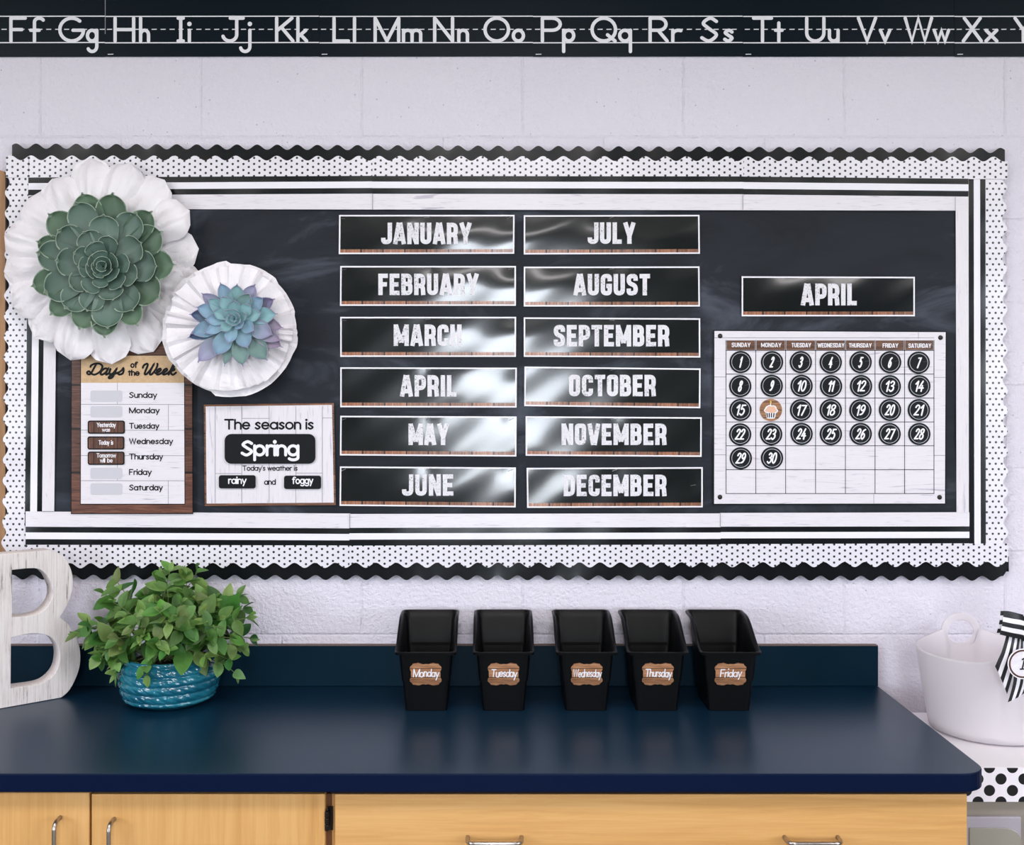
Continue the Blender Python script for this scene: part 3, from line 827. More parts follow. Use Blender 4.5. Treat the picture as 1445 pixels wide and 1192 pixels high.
def dot_corners():
    """the dotted ends of the strips that run on past the stripes at the four corners"""
    def piece(x0, x1, top, bot, y, mat, nm, horiz_wave=None, vert_wave=None):
        mb = MB(); n = 24; rows = []
        for i in range(n + 1):
            v = i / n; row = []
            for j in range(n + 1):
                u = j / n
                xa = x0(top(0) + (bot(0) - top(0)) * v) if callable(x0) else x0
                xb = x1(top(0) + (bot(0) - top(0)) * v) if callable(x1) else x1
                px = xa + (xb - xa) * u
                row.append(W(px, top(px) + (bot(px) - top(px)) * v, y))
            rows.append(row)
        mb.grid(rows, flip=True)
        return mb
    t0 = lambda px: 222.6 - 3.4 * wav(px, 28.9, 43.8)
    t1 = lambda px: 224.4 - 3.4 * wav(px, 28.9, 43.8)
    lx = lambda l: 8.6 + 0.4 * sin(l * 0.3)
    vb = lin(8, 1421, 798.2, 796.0)
    for k, m, mat in ((10, piece(lx, 40.3, t0, lambda p: 250.4, -0.0225, M_DOTH, ''), M_DOTH),
                      (12, piece(1366.4, 1421.5, t1, lambda p: 252.6, -0.0228, M_DOTH, ''), M_DOTH),
                      (31, piece(lambda l: 5.2 + 3.4 * wav(l, 29.0, 751), 36.2, lambda p: 742.3, lambda p: 799, -0.0205, M_DOTV, ''), M_DOTV),
                      (22, piece(1367.5, 1422.5, lambda p: 766.8, lambda l: vb(l) + 3.6 * wav(l, 28.75, 113.6), -0.0225, M_DOTH, ''), M_DOTH)):
        solid(build('dotted_end', m, mat, STRIPS[k]))
dot_corners()

# ================================================================== CARDS AND CHARTS
def bil(c, u, v):
    (tlx, tly), (trx, try_), (brx, bry), (blx, bly) = c
    x = (tlx * (1 - u) + trx * u) * (1 - v) + (blx * (1 - u) + brx * u) * v
    y = (tly * (1 - u) + try_ * u) * (1 - v) + (bly * (1 - u) + bry * u) * v
    return x, y

def sheet(name, c, us, vs, matfn, mats, y, warp, parent, thick=0.0006):
    mb = MB()
    rows = []
    for v in vs:
        rows.append([W(*bil(c, u, v), y - warp(u, v)) for u in us])
    mb.grid(rows, lambda i, j: matfn((us[j] + us[j + 1]) / 2, (vs[i] + vs[i + 1]) / 2), flip=True)
    o = build(name, mb, mats, parent, smooth=True)
    return solid(o, thick)

def sheet_tr(c, y, warp, off):
    x0 = (c[0][0] + c[3][0]) / 2; x1 = (c[1][0] + c[2][0]) / 2
    def tr(px, py):
        u = (px - x0) / (x1 - x0)
        yt = c[0][1] + (c[1][1] - c[0][1]) * u; yb = c[3][1] + (c[2][1] - c[3][1]) * u
        v = (py - yt) / (yb - yt)
        return W(px, py, y - warp(min(1, max(0, u)), min(1, max(0, v))) - off)
    return tr

def cuts(a, n):
    """sorted list of n+1 even cuts merged with the ones in a"""
    s = sorted(set([0.0, 1.0] + a + [i / n for i in range(n + 1)]))
    out = [s[0]]
    for x in s[1:]:
        if x - out[-1] < 0.004 and x not in a and x != 1.0: continue
        if x - out[-1] < 0.004 and out[-1] not in a and out[-1] != 0.0: out[-1] = x; continue
        out.append(x)
    return out

def month_card(txt, c, x0, x1, base, cap, label, lift, seed, staples, group='month signs'):
    R = random.Random(seed)
    ctr = bil(c, .5, .5)
    o = thing('month_sign', label, 'sign', W(*ctr, YBD - 0.004), group)
    y = YBD - 0.0042
    w = c[1][0] - c[0][0]; h = c[3][1] - c[0][1]
    bx = 2.1 / w; by = 2.1 / h
    ph = [R.uniform(0, 6.28) for _ in range(4)]
    al, am, ar = lift                       # how far the sheet bulges at its left, middle and right
    def warp(u, v):
        e = al * (1 - u) ** 2 + am * 2 * u * (1 - u) + ar * u ** 2
        e *= sin(pi * v)
        rip = 0.0007 * sin(u * 7 + ph[0]) * sin(v * 3 + ph[1]) + 0.00035 * sin(u * 17 + v * 5 + ph[2])
        dent = 0
        for su, sv in staples[:3]:
            dent += 0.0010 * math.exp(-(((u - su) * 4.4) ** 2 + (v - sv) ** 2) / 0.05)
        return max(0.0, 0.0012 + e + rip - dent * 0.8)
    us = cuts([bx, 1 - bx], 40); sv = 1 - by - 4.6 / h
    vs = cuts([by, sv, 1 - by], 14)
    def mf(u, v):
        if u < bx or u > 1 - bx or v < by or v > 1 - by: return 0
        return 2 if v > sv else 1
    sheet('card', c, us, vs, mf, [M_WHITE, M_CARD, M_STRIPWOOD], y, warp, o)
    mb = MB()
    write_text(mb, txt, POSTER, x0, x1, base, cap, cap * .205, sheet_tr(c, y, warp, 0.0005), gap=.085, rnd=False, sub=3.0)
    build('lettering', mb, M_DISTRESS, o)
    for su, sv_ in staples:
        px, py = bil(c, su, sv_); a = R.uniform(-0.5, 0.1)
        p = W(px - 3.6 * cos(a), py - 3.6 * sin(a), y - warp(su, sv_) - 0.0009); q = W(px + 3.6 * cos(a), py + 3.6 * sin(a), y - warp(su, sv_) - 0.0009)
        mb = MB(); mb.tube([p, q], 0.0007, 6)
        build('staple', mb, M_STAPLE, o)

def months():
    st3 = [(.02, .09), (.5, .06), (.97, .07)]; stm = [(.5, .06)]
    A = [('JANUARY', [(478.5, 303.2), (726.1, 303.1), (725.7, 358), (478, 358.5)], 538.5, 665.3, 344.4, (.0008, .0016, .0024)),
         ('FEBRUARY', [(480.1, 375.2), (728.1, 375.2), (728, 431.4), (479.7, 431.4)], 533.9, 675.4, 416.3, (.0006, .0016, .0024)),
         ('MARCH', [(480.1, 447), (728.3, 447), (728.1, 503.4), (480.1, 503.4)], 555.6, 651.2, 488, (.0002, .0004, .0020)),
         ('APRIL', [(480.1, 518.1), (729.3, 518.7), (729, 575), (480.1, 574.5)], 564.7, 644.2, 559.4, (.0003, .0010, .0014)),
         ('MAY', [(480.1, 586.5), (729, 587.5), (728.7, 644), (479.7, 642.5)], 576.7, 633.1, 627.8, (.0002, .0002, .0012)),
         ('JUNE', [(479.7, 658), (728, 659.4), (727.7, 715.8), (479.1, 713.5)], 567.7, 639.8, 699.3, (.0002, .0002, .0012)),
         ('JULY', [(739.1, 303.7), (987.1, 303.1), (987.7, 358), (739.1, 359)], 830, 896.5, 344, (.0026, .0016, .0014)),
         ('AUGUST', [(739.1, 376.2), (987.1, 375.8), (987.7, 432.4), (739.1, 432.4)], 809.6, 917.3, 416.7, (.0024, .0016, .0014)),
         ('SEPTEMBER', [(739.1, 447.7), (988.1, 449), (988.3, 504.4), (739.1, 503.4)], 781.4, 944.4, 488.7, (.0018, .0010, .0012)),
         ('OCTOBER', [(740.1, 517.1), (988.7, 519.7), (988.3, 575.9), (739.7, 572.9)], 802.9, 925.3, 559.0, (.0012, .0004, .0003)),
         ('NOVEMBER', [(741.7, 587.2), (990.3, 588.6), (990.1, 644.5), (741.7, 642.9)], 792.5, 940.4, 627.8, (.0006, .0004, .0002)),
         ('DECEMBER', [(743.1, 660), (991.7, 659), (991.7, 715.8), (743.8, 716.4)], 795.5, 940.4, 699.9, (.0006, .0002, .0002))]
    pos = ['top', 'second', 'third', 'fourth', 'fifth', 'bottom']
    for k, (t, c, x0, x1, b, lift) in enumerate(A):
        col = 'left' if k < 6 else 'right'
        st = list(st3) if k in (0, 1, 2, 4, 5) else list(stm)
        if t == 'DECEMBER': st = [(.5, .07), (.945, .45)]
        month_card(t, c, x0, x1, b, 30.3, 'glossy black sign reading %s, %s in the %s column' % (t, pos[k % 6], col), lift, 40 + k, st)
    month_card('APRIL', [(1046.6, 389.8), (1291, 390.5), (1291, 446.2), (1046.6, 446.2)], 1130.5, 1209, 430.8, 30.8,
               'glossy black sign reading APRIL alone above the calendar', (.001, .002, .0012), 60, [])
months()

ROUND = (CAP, LOW, 0.69, 0.36)
def rrect(x0, x1, y0, y1, r, n=6):
    pts = []
    for cx, cy, a in ((x0 + r, y0 + r, 270), (x0 + r, y1 - r, 180), (x1 - r, y1 - r, 90), (x1 - r, y0 + r, 0)):
        for i in range(n + 1):
            t = radians(a - 90 * i / n)
            pts.append((cx + r * cos(t), cy + r * sin(t)))
    # counter-clockwise seen from the front with py down: TL -> BL -> BR -> TR
    return pts

def flat_px(pts, y0, y1):
    fr = [W(p[0], p[1], y0) for p in pts]
    return fr, [Vector((p.x, y1, p.z)) for p in fr]

def tone_card(name, label, cat, px, inner, texts, y, group, mat_in, texture_slots=None):
    """a small rounded card: dark edge, inner face, white writing"""
    x0, x1, y0, y1, r = px
    o = thing(name, label, cat, W((x0 + x1) / 2, (y0 + y1) / 2, y), group)
    mb = MB(); fr, bk = flat_px(rrect(*px), y - 0.0012, y - 0.0002); mb.prism(fr, bk)
    build('card', mb, M_CARDMATT, o)
    if inner:
        i = inner; mb = MB(); fr, bk = flat_px(rrect(x0 + i, x1 - i, y0 + i, y1 - i, max(.6, r - i * .6)), y - 0.0015, y - 0.0012); mb.prism(fr, bk)
        build('wood_face', mb, mat_in, o)
    mb = MB()
    for tx, a, b, base, cap, t in texts:
        write_text(mb, tx, ROUND, a, b, base, cap, t, lambda p, q: W(p, q, y - 0.0019), gap=.17, space=.62)
    build('lettering', mb, M_INKWHITE, o)
    return o
M_CARDMATT = mat_gloss_black('matt_black_card', srgb(14, 16, 20), 0.5, 0.1)
M_CARDMATT.node_tree.nodes['Principled BSDF'].inputs['Specular IOR Level'].default_value = 0.2

def days_chart():
    y = YBD - 0.0132
    c = [(100.6, 484), (271.5, 484), (272.5, 725.1), (100, 725.1)]
    o = thing('days_chart', 'wood framed Days of the Week chart under the big white flower', 'chart', W(186, 605, y))
    w = 171.5; h = 241.1
    fu = lambda px: (px - 100.4) / w
    fv = lambda py: (py - 484) / h
    us = sorted([0, fu(101.2), fu(113.2), fu(114.3), fu(259.9), fu(261), fu(271), 1] + [fu(114.3) + (fu(259.9) - fu(114.3)) * i / 6 for i in range(1, 6)])
    vs = sorted([0, fv(500.6), fv(501.7), fv(540), fv(710.6), fv(711.8), fv(724), 1] + [fv(540 + i * 34) for i in range(1, 5)])
    def mf(u, v):
        px = 100.4 + u * w; py = 484 + v * h
        if px < 101.2 or px > 271 or py > 724: return 1
        if 113.2 < px < 261 and 500.6 < py < 711.8:
            if px < 114.3 or px > 259.9 or py < 501.7 or py > 710.6: return 1
            return 2 if py < 540 else 3
        return 0
    sheet('chart', c, us, vs, mf, [M_DARKWOOD, M_INKBLACK, M_BURLAP, M_SHIPH], y, lambda u, v: 0.0, o, 0.0008)
    yl = y - 0.0004
    mb = MB()
    def hl(x0, y0, x1, y1, wd=.7):
        if abs(x1 - x0) > abs(y1 - y0): mb.poly([W(x0, y0 - wd / 2, yl), W(x0, y0 + wd / 2, yl), W(x1, y1 + wd / 2, yl), W(x1, y1 - wd / 2, yl)])
        else: mb.poly([W(x0 - wd / 2, y0, yl), W(x0 - wd / 2, y1, yl), W(x1 + wd / 2, y1, yl), W(x1 + wd / 2, y0, yl)])
    for yy in (570.4, 606.8, 642.6, 678): hl(114.3, yy, 259.9, yy + .2, .8)
    for x, a, b in ((165.6, 540, 570), (237.6, 571, 606.5), (165.6, 643, 678), (237.4, 678.4, 710.6)): hl(x, a, x, b, .7)
    build('plank_lines', mb, M_INKGREY, o)
    for a, b in ((550.8, 566.9), (572.7, 588.8), (659.7, 675.6), (681.6, 698)):
        mb = MB(); fr, bk = flat_px(rrect(127.6, 172.5, a, b, 3), y - 0.0007, y - 0.0006); mb.face([mb.vert(p) for p in fr])
        build('answer_slot', mb, M_SLOT, o)
    tr = lambda p, q: W(p, q, y - 0.0008)
    for t, x1, b in (('Sunday', 221.8, 561.5), ('Monday', 225.4, 583.2), ('Tuesday', 224.8, 605), ('Wednesday', 244.4, 626.7), ('Thursday', 230.3, 648.4), ('Friday', 214.2, 670.2), ('Saturday', 229.9, 692)):
        mb = MB(); write_text(mb, t, ROUND, 182, x1, b, 8.6, 1.45, tr, gap=.2); build('lettering', mb, M_INKBLACK, o)
    mb = MB()
    write_text(mb, 'of', ROUND, 183.8, 194.4, 519.2, 9.2, 1.9, tr, gap=.2)
    write_text(mb, 'the', ROUND, 180.2, 197.2, 530.4, 9.2, 1.9, tr, gap=.2)
    # brush script, drawn as sloping strokes
    def script(strokes, x0, base, hgt, wid, t):
        ss = []
        for s in strokes:
            ss.append([(x0 + (p[0] + .34 * p[1]) * wid, -(base - p[1] * hgt)) for p in spl(s, 5)])
        strokes_mesh(mb, ss, t, lambda q: tr(q[0], -q[1]), True)
    H, Wd = 15.6, 15.0
    D = [[(.42, .98), (.36, .6), (.3, .2), (.2, .02), (.04, .06), (-.06, .2), (.06, .3), (.3, .1), (.62, .0), (.95, .28), (.98, .72), (.68, .98), (.3, .98), (.06, .84), (.04, .7)]]
    def sh(st, dx, dy=0, k=1): return [[(p[0] * k + dx, p[1] * k + dy) for p in s] for s in st]
    a_ = [[(.46, .5), (.26, .56), (.06, .34), (.06, .08), (.22, .0), (.42, .2), (.5, .54), (.48, .12), (.56, .0), (.74, .16)]]
    y_ = [[(.02, .5), (.04, .2), (.16, .02), (.36, .14), (.5, .52), (.48, .1), (.42, -.24), (.22, -.34), (.14, -.2), (.4, .0), (.76, .2)]]
    s_ = [[(.0, .1), (.24, .4), (.3, .58), (.4, .34), (.4, .1), (.2, .0), (.06, .08)]]
    for st, dx in ((D, .1), (a_, 1.1), (y_, 1.78), (s_, 2.5)):
        script(sh(st, dx), 121, 528.4, H, Wd * 1.18, 2.9)
    Wl = [[(-.12, .62), (-.1, .84), (.1, .98), (.22, .82), (.2, .3), (.24, .04), (.4, .06), (.6, .5), (.7, .94), (.62, .4), (.66, .06), (.82, .02), (1.0, .4), (1.04, .8), (.98, .98)]]
    e_ = [[(.0, .14), (.2, .2), (.36, .4), (.26, .54), (.1, .4), (.1, .12), (.24, .0), (.44, .08), (.6, .24)]]
    k_ = [[(.0, .16), (.26, .6), (.36, .94), (.24, 1.0), (.16, .7), (.1, .0)], [(.12, .3), (.34, .54), (.44, .42), (.2, .28), (.34, .04), (.5, .0), (.66, .18)]]
    for st, dx in ((Wl, .12), (e_, 1.22), (e_, 1.74), (k_, 2.28)):
        script(sh(st, dx), 198, 528.4, H, Wd * 1.12, 2.9)
    build('lettering', mb, M_INKBLACK, o)
    g = 'wood-look cards in the Days of the Week chart'
    yc = y - 0.0012
    tone_card('day_card', 'brown rounded card reading Yesterday was, beside Tuesday', 'card', (123.8, 176, 593.2, 611.9, 3.2), 1.7,
              [('Yesterday', 136.5, 163.5, 602.6, 6.6, 1.02), ('was', 144, 155.6, 609.0, 5.6, 1.0)], yc, g, M_DAYWOOD)
    tone_card('day_card', 'brown rounded card reading Today is, beside Wednesday', 'card', (123.4, 175.4, 615.6, 634.2, 3.2), 1.7,
              [('Today is', 139, 160, 627.5, 6.6, 1.02)], yc, g, M_DAYWOOD)
    tone_card('day_card', 'brown rounded card reading Tomorrow will be, beside Thursday', 'card', (123.8, 175.6, 637.0, 655.8, 3.2), 1.7,
              [('Tomorrow', 136.2, 163.8, 645.6, 6.4, 1.02), ('will be', 141, 159, 652.6, 6.4, 1.0)], yc, g, M_DAYWOOD)
days_chart()

def season_chart():
    y = YBD - 0.0068
    c = [(287.6, 570.8), (471, 568.6), (473.8, 712.4), (289, 713.8)]
    o = thing('season_chart', 'white plank chart reading The season is Spring, wood edged', 'chart', W(380, 640, y))
    us = cuts([2.6 / 184, 1 - 2.6 / 184], 8); vs = cuts([2.6 / 143, 1 - 3.4 / 143], 8)
    mf = lambda u, v: 1 if (2.6 / 184 < u < 1 - 2.6 / 184 and 2.6 / 143 < v < 1 - 3.4 / 143) else 0
    warp = lambda u, v: 0.003 * (1 - v) ** 6 * (0.4 + 0.6 * sin(pi * u)) + 0.001 * u * v
    sheet('chart', c, us, vs, mf, [M_FRAMEWOOD, M_SHIPV], y, warp, o, 0.0008)
    tr0 = sheet_tr(c, y, warp, 0.0006)
    mb = MB()
    def ln(x0, y0, x1, y1, wd=.75):
        if abs(x1 - x0) > abs(y1 - y0): q = [(x0, y0 - wd / 2), (x0, y0 + wd / 2), (x1, y1 + wd / 2), (x1, y1 - wd / 2)]
        else: q = [(x0 - wd / 2, y0), (x1 - wd / 2, y1), (x1 + wd / 2, y1), (x0 + wd / 2, y0)]
        mb.poly([tr0(*p) for p in q])
    for x in (303.5, 341, 379.7, 417.3, 454.8):
        for i in range(7): ln(x, 573 + i * 19.5, x + .2, 573 + (i + 1) * 19.5)
    for a, b, yy in ((341, 379.7, 590.2), (454.7, 469, 589.5), (304, 341, 668), (417.3, 454.7, 667.3)): ln(a, yy, b, yy)
    build('plank_lines', mb, M_INKGREY, o)
    tr = sheet_tr(c, y, warp, 0.0010)
    for args in (('The season is', 316.3, 443, 606.2, 15.4, 2.5), ("Today's weather is", 341.9, 420, 664.2, 7.6, 1.15), ('and', 372.7, 389.2, 684.0, 8.4, 1.3)):
        mb = MB(); write_text(mb, args[0], ROUND, *args[1:], tr, gap=.17, space=.36, sub=4.0)
        build('lettering', mb, M_INKBLACK, o)
    yc = y - 0.0042
    p = tone_card('season_card', 'black rounded card reading Spring on the season chart', 'card', (317, 445, 612.2, 654.2, 9.5), 0,
              [('Spring', 339.5, 422.6, 643.9, 23.0, 4.1)], yc, None, None)
    g = 'black weather cards on the season chart'
    tone_card('weather_card', 'small black card reading rainy on the season chart', 'card', (308.8, 360.7, 670.4, 689.0, 3.4), 0,
              [('rainy', 321.9, 348, 682.8, 10.4, 1.7)], yc, g, None)
    tone_card('weather_card', 'small black card reading foggy on the season chart', 'card', (400.8, 453, 671.0, 689.9, 3.4), 0,
              [('foggy', 412, 442.2, 682.9, 10.4, 1.7)], yc, g, None)
season_chart()

def calendar():
    y = YBD - 0.0068
    c = [(1008.2, 466.9), (1334.4, 468.6), (1333.4, 710.2), (1007.8, 710.6)]
    o = thing('calendar_chart', 'white plank calendar chart with weekday headings and a date grid', 'calendar', W(1171, 589, y))
    mb = MB()
    cb = [(1006.8, 465.4), (1335.8, 467.2), (1334.8, 711.8), (1006.4, 712.2)]
    fr = [W(*cb[i], y + 0.0010) for i in (0, 3, 2, 1)]
    mb.prism(fr, [Vector((p.x, y + 0.0016, p.z)) for p in fr]); build('black_edge', mb, M_CARDMATT, o)
    sheet('chart', c, cuts([], 6), cuts([], 6), lambda u, v: 0, [M_SHIPH], y, lambda u, v: 0, o, 0.0006)
    yl = y - 0.0004
    XS = [1024.5, 1066.5, 1108.6, 1150.9, 1193, 1234.8, 1276.5, 1318]
    YS = [494.3, 527.7, 561.5, 595.2, 628.8, 662.6, 696.2]
    mb = MB()
    def rect(m, x0, x1, y0, y1, yy=yl): m.poly([W(x0, y0, yy), W(x0, y1, yy), W(x1, y1, yy), W(x1, y0, yy)])
    for x in XS: rect(mb, x - .45, x + .45, 479.8, 696.4)
    for yy in YS: rect(mb, 1024.2, 1318.4, yy - .45, yy + .45, yl - 0.0001)
    build('grid_lines', mb, M_INKBLACK, o)
    mb = MB()
    for x0, x1, yy in ((1008, 1024, 531.8), (1008, 1024, 586.5), (1008, 1024, 641.6), (1318.4, 1334, 532.3), (1318.4, 1334, 642.4), (1008, 1318, 476.6)): rect(mb, x0, x1, yy - .4, yy + .4)
    for x, a, b in ((1296, 468, 478), (1233, 697, 710)): rect(mb, x - .35, x + .35, a, b)
    build('plank_lines', mb, M_INKGREY, o)
    names = ['SUNDAY', 'MONDAY', 'TUESDAY', 'WEDNESDAY', 'THURSDAY', 'FRIDAY', 'SATURDAY']
    xs = [(1032.5, 1059), (1074, 1102.6), (1117, 1144.5), (1153.8, 1191.5), (1198, 1230), (1245.5, 1267.5), (1282, 1314)]
    for i in range(7):
        mb = MB(); ml = MB()
        rect(mb, XS[i] + 1.0, XS[i + 1] - 1.0, 480.2, 493.6, yl - 0.0002)
        write_text(ml, names[i], HEADER, xs[i][0], xs[i][1], 489.6 + i * .18, 6.2, 1.15, lambda p, q: W(p, q, yl - 0.0005), gap=.1, rnd=False)
        hd = build('weekday_heading', mb, M_HEADWOOD, o)
        build('lettering', ml, M_INKWHITE, hd)
    mb = MB()
    for px, py in ((1016.3, 474), (1327.2, 476.3), (1016, 701.2), (1325.9, 701.5)):
        mb = MB(); p = W(px, py, y - 0.0004); r = 3.4 * S
        rows = [[(p.x + r * cos(a) * cos(2 * pi * k / 14), p.y - r * .6 * sin(a), p.z + r * cos(a) * sin(2 * pi * k / 14)) for k in range(14)] for a in (0, .4, .8, 1.2, 1.5)]
        ids = mb.grid(rows, closed=True); mb.face(ids[-1])
        build('nail_head', mb, M_NAIL, o, smooth=True)
    # date discs
    CX = [1045.2, 1089, 1130.8, 1172.2, 1214.6, 1256.1, 1296.8]; CY = [510.6, 544.5, 578.4, 612.4, 646.2]
    g = 'round date discs on the calendar'
    R = random.Random(5)
    yd = y - 0.0014
    me_disc = me_ring = None
    dayn = [n.capitalize() for n in names]
    for d in range(1, 31):
        i = (d - 1) % 7; r = (d - 1) // 7
        px = CX[i] + R.uniform(-.8, .5); py = CY[r] + (i * .12 if r == 0 else 0) + R.uniform(-.3, .3)
        if d == 16:
            cupcake(W(px - 0.6, py + 0.2, yd), px - 0.6, py + 0.2); continue
        p = W(px, py, yd)
        t = thing('date_disc', 'round black calendar disc printed with a white %d, under %s' % (d, dayn[i]), 'date disc', p, g)
        rad = 15.6 * S
        if me_disc is None:
            mb = MB(); a = [2 * pi * k / 40 for k in range(40)]
            mb.prism([p + Vector((rad * cos(q), -0.0006, rad * sin(q))) for q in a], [p + Vector((rad * cos(q), 0.0006, rad * sin(q))) for q in a])
            ob = build('disc', mb, M_CARDMATT, t); me_disc = ob.data
            mb = MB()
            r1, r2 = 13.1 * S, 12.3 * S
            mb.grid([[p + Vector((q * cos(b), -0.0009, q * sin(b))) for b in a] for q in (r1, r2)], closed=True)
            ob = build('ring', mb, M_INKGREYW, t); me_ring = ob.data
        else:
            for nm, me in (('disc', me_disc), ('ring', me_ring)):
                ob = bpy.data.objects.new(nm, me); COL.objects.link(ob); ob.parent = t
        mb = MB(); s = str(d); wd = {1: 8.6, 2: 16.6}[len(s)]
        if d == 1: wd = 6.6
        if d == 11: wd = 12.5
        write_text(mb, s, DIG, px - wd / 2 + .3, px + wd / 2 + .3, py + 8.2, 16.2, 2.15, lambda a_, b_: W(a_, b_, yd - 0.0011), gap=.2, slant=.24)
        build('number', mb, M_INKWHITE, t)
        mb = MB(); 
        if r < 2 or d in (17,): q0 = (px + 6.5, py - 1.2); q1 = (px + 12.4, py - 1.9 + R.uniform(-.5, .5))
        else: q0 = (px - 2.5, py + 10.2); q1 = (px + 3, py + 10)
        mb.tube([W(*q0, yd - 0.0012), W(*q1, yd - 0.0012)], 0.00045, 6)
        build('staple', mb, M_STAPLEDIM, t)

M_INKGREYW = plain('ring_print', srgb(176, 178, 188), 0.5)
M_STAPLEDIM = plain('staple_dull', srgb(96, 104, 116), 0.4, metal=0.8)
def cupcake(p, px, py):
    t = thing('cupcake_disc', 'round wood-brown calendar disc with a frosted cupcake and candle', 'date disc', p, 'round date discs on the calendar')
    y = p.y; a = [2 * pi * k / 40 for k in range(40)]; rad = 15.6 * S
    mb = MB(); mb.prism([p + Vector((rad * cos(q), -0.0006, rad * sin(q))) for q in a], [p + Vector((rad * cos(q), 0.0006, rad * sin(q))) for q in a])
    build('disc', mb, M_LABELWOOD, t)
    def shape(pts, nm, mat, off):
        mb = MB(); mb.face([mb.vert(W(px + q[0], py + q[1], y - off)) for q in pts]); build(nm, mb, mat, t)
    out = spl([(-7, 4), (-10, 1), (-8.4, -2), (-6.5, -5), (-2.5, -7), (0.6, -6.4), (4.5, -6.6), (7.4, -4.6), (8.4, -1.6), (10.4, 1), (8.6, 3.8), (7, 4.6), (6.6, 8.5), (5.6, 11.5), (3, 12.2), (-3, 12.2), (-5.4, 11.6), (-6.4, 8.6), (-7, 4)], 3)[:-1]
    shape(out[::-1], 'outline', M_INKWHITE, 0.0009)
    fr = spl([(-7, 2.6), (-8.6, 1), (-6.6, -1.6), (-5, -4), (-2.4, -5.6), (.6, -5), (4, -5.2), (6, -3.6), (7, -1), (8.6, 1.2), (7, 2.8), (3.8, 3.6), (1.2, 4.4), (-2, 3.2), (-7, 2.6)], 3)[:-1]
    shape(fr[::-1], 'frosting', plain('frosting_peach', srgb(232, 184, 156), .5), 0.0012)
    mb = MB()
    for x0, x1 in ((-5.6, -4.5), (-2.4, -2), (1, .9), (4.4, 3.8)):
        mb.face([mb.vert(W(px + q[0], py + q[1], y - 0.0012)) for q in ((x0 - .8, 4.2), (x1 - .7, 10.6), (x1 + .7, 10.6), (x0 + .8, 4.2))])
    build('wrapper_stripes', mb, M_INKBLACK, t)
    mb = MB(); mb.face([mb.vert(W(px + q[0], py + q[1], y - 0.0011)) for q in ((-.9, -10), (-.9, -6.5), (.3, -6.5), (.3, -10))]); build('candle', mb, M_INKWHITE, t)
    shape([(-1.4, -11.4), (-.8, -9.6), (.6, -9.6), (1.1, -11.2), (-.2, -14)], 'flame', plain('flame_yellow', srgb(232, 200, 80), .5), 0.0012)
calendar()

# ================================================================== PAPER FLOWERS AND SUCCULENTS
from mathutils import noise as MN
def mat_tissue():
    k = NT('white_tissue_paper', srgb(240, 235, 240), 0.42, spec=0.4)
    k.b.inputs['Subsurface Weight'].default_value = 0.0
    g = k.noise(k.coords((1, 1, 1)), 42, 4, 0.55, 0.8)
    vo = k.n('TexVoronoi', Scale=26.0, feature='DISTANCE_TO_EDGE'); k.l(k.coords((1, 1, 1)), vo.inputs['Vector'])
    b = k.bump(g, 0.45, 0.006)
    k.bump(vo.outputs['Distance'], 0.15, 0.01, b)
    return k.m
M_TISSUE = mat_tissue()

def petal_mesh(c, ang, R, half, y0, depth, seed, r0=0.12, puff=0.022):
    """one rounded, puffed paper petal in the plane of the board, pointing along ang"""
    mb = MB(); nt_, ns = 16, 14; R_ = random.Random(seed); off = Vector((R_.uniform(0, 50), R_.uniform(0, 50), 0))
    d = Vector((cos(ang), 0, sin(ang))); e = Vector((-sin(ang), 0, cos(ang)))
    rows = []
    for i in range(nt_ + 1):
        t = i / nt_; r = R * (r0 + (1 - r0) * t)
        if t < 0.76: w = half * (0.22 + 0.78 * (t / 0.76))
        else: w = half * math.sqrt(max(0.0, 1 - ((t - 0.76) / 0.24) ** 2)) + 0.0005
        row = []
        for j in range(ns + 1):
            s = -1 + 2 * j / ns
            h = puff * (1 - s * s) * sin(pi * min(1, t * .93 + .07)) ** 0.7 + depth * (1 - t) ** 1.2
            p = d * r + e * (w * s)
            q_ = Vector((r * 9, 0, w * s * 34)) + off; cr = (abs(MN.noise(q_)) * 1.6 - .3) * 0.015 + (abs(MN.noise(q_ * 2.3 + off)) - .2) * 0.006
            cr *= min(1, t * 3)
            row.append(c + p + Vector((0, y0 - h - cr, 0)))
        rows.append(row)
    mb.grid(rows)
    return mb

def big_flower():
    c = W(150, 371, 0)
    o = thing('paper_flower', 'large white crumpled paper flower behind the green succulent', 'paper flower', (c.x, -0.03, c.z), 'white paper flowers')
    cc = Vector((c.x, 0, c.z)); R = 141 * S; R_ = random.Random(3)
    n = 13
    for k in range(n):
        a = 2 * pi * (k + .5) / n + R_.uniform(-.05, .05)
        m = petal_mesh(cc, a, R * R_.uniform(.86, .95), R * .28, -0.032, 0.0, 100 + k, puff=.012)
        build('petal', m, M_TISSUE, o, smooth=True)
    n = 16
    for k in range(n):
        a = 2 * pi * k / n + 0.1 + R_.uniform(-.04, .04)
        rr = R * R_.uniform(.92, 1.03)
        low = abs((a + .47 + pi) % (2 * pi) - pi) < .62          # pressed flat under the smaller rosette
        m = petal_mesh(cc, a, rr, R * .212, (-0.036 if low else -0.044) - 0.006 * (k % 2) * (not low), 0.006, 200 + k, puff=.010 if low else .026)
        build('petal', m, M_TISSUE, o, smooth=True)
big_flower()

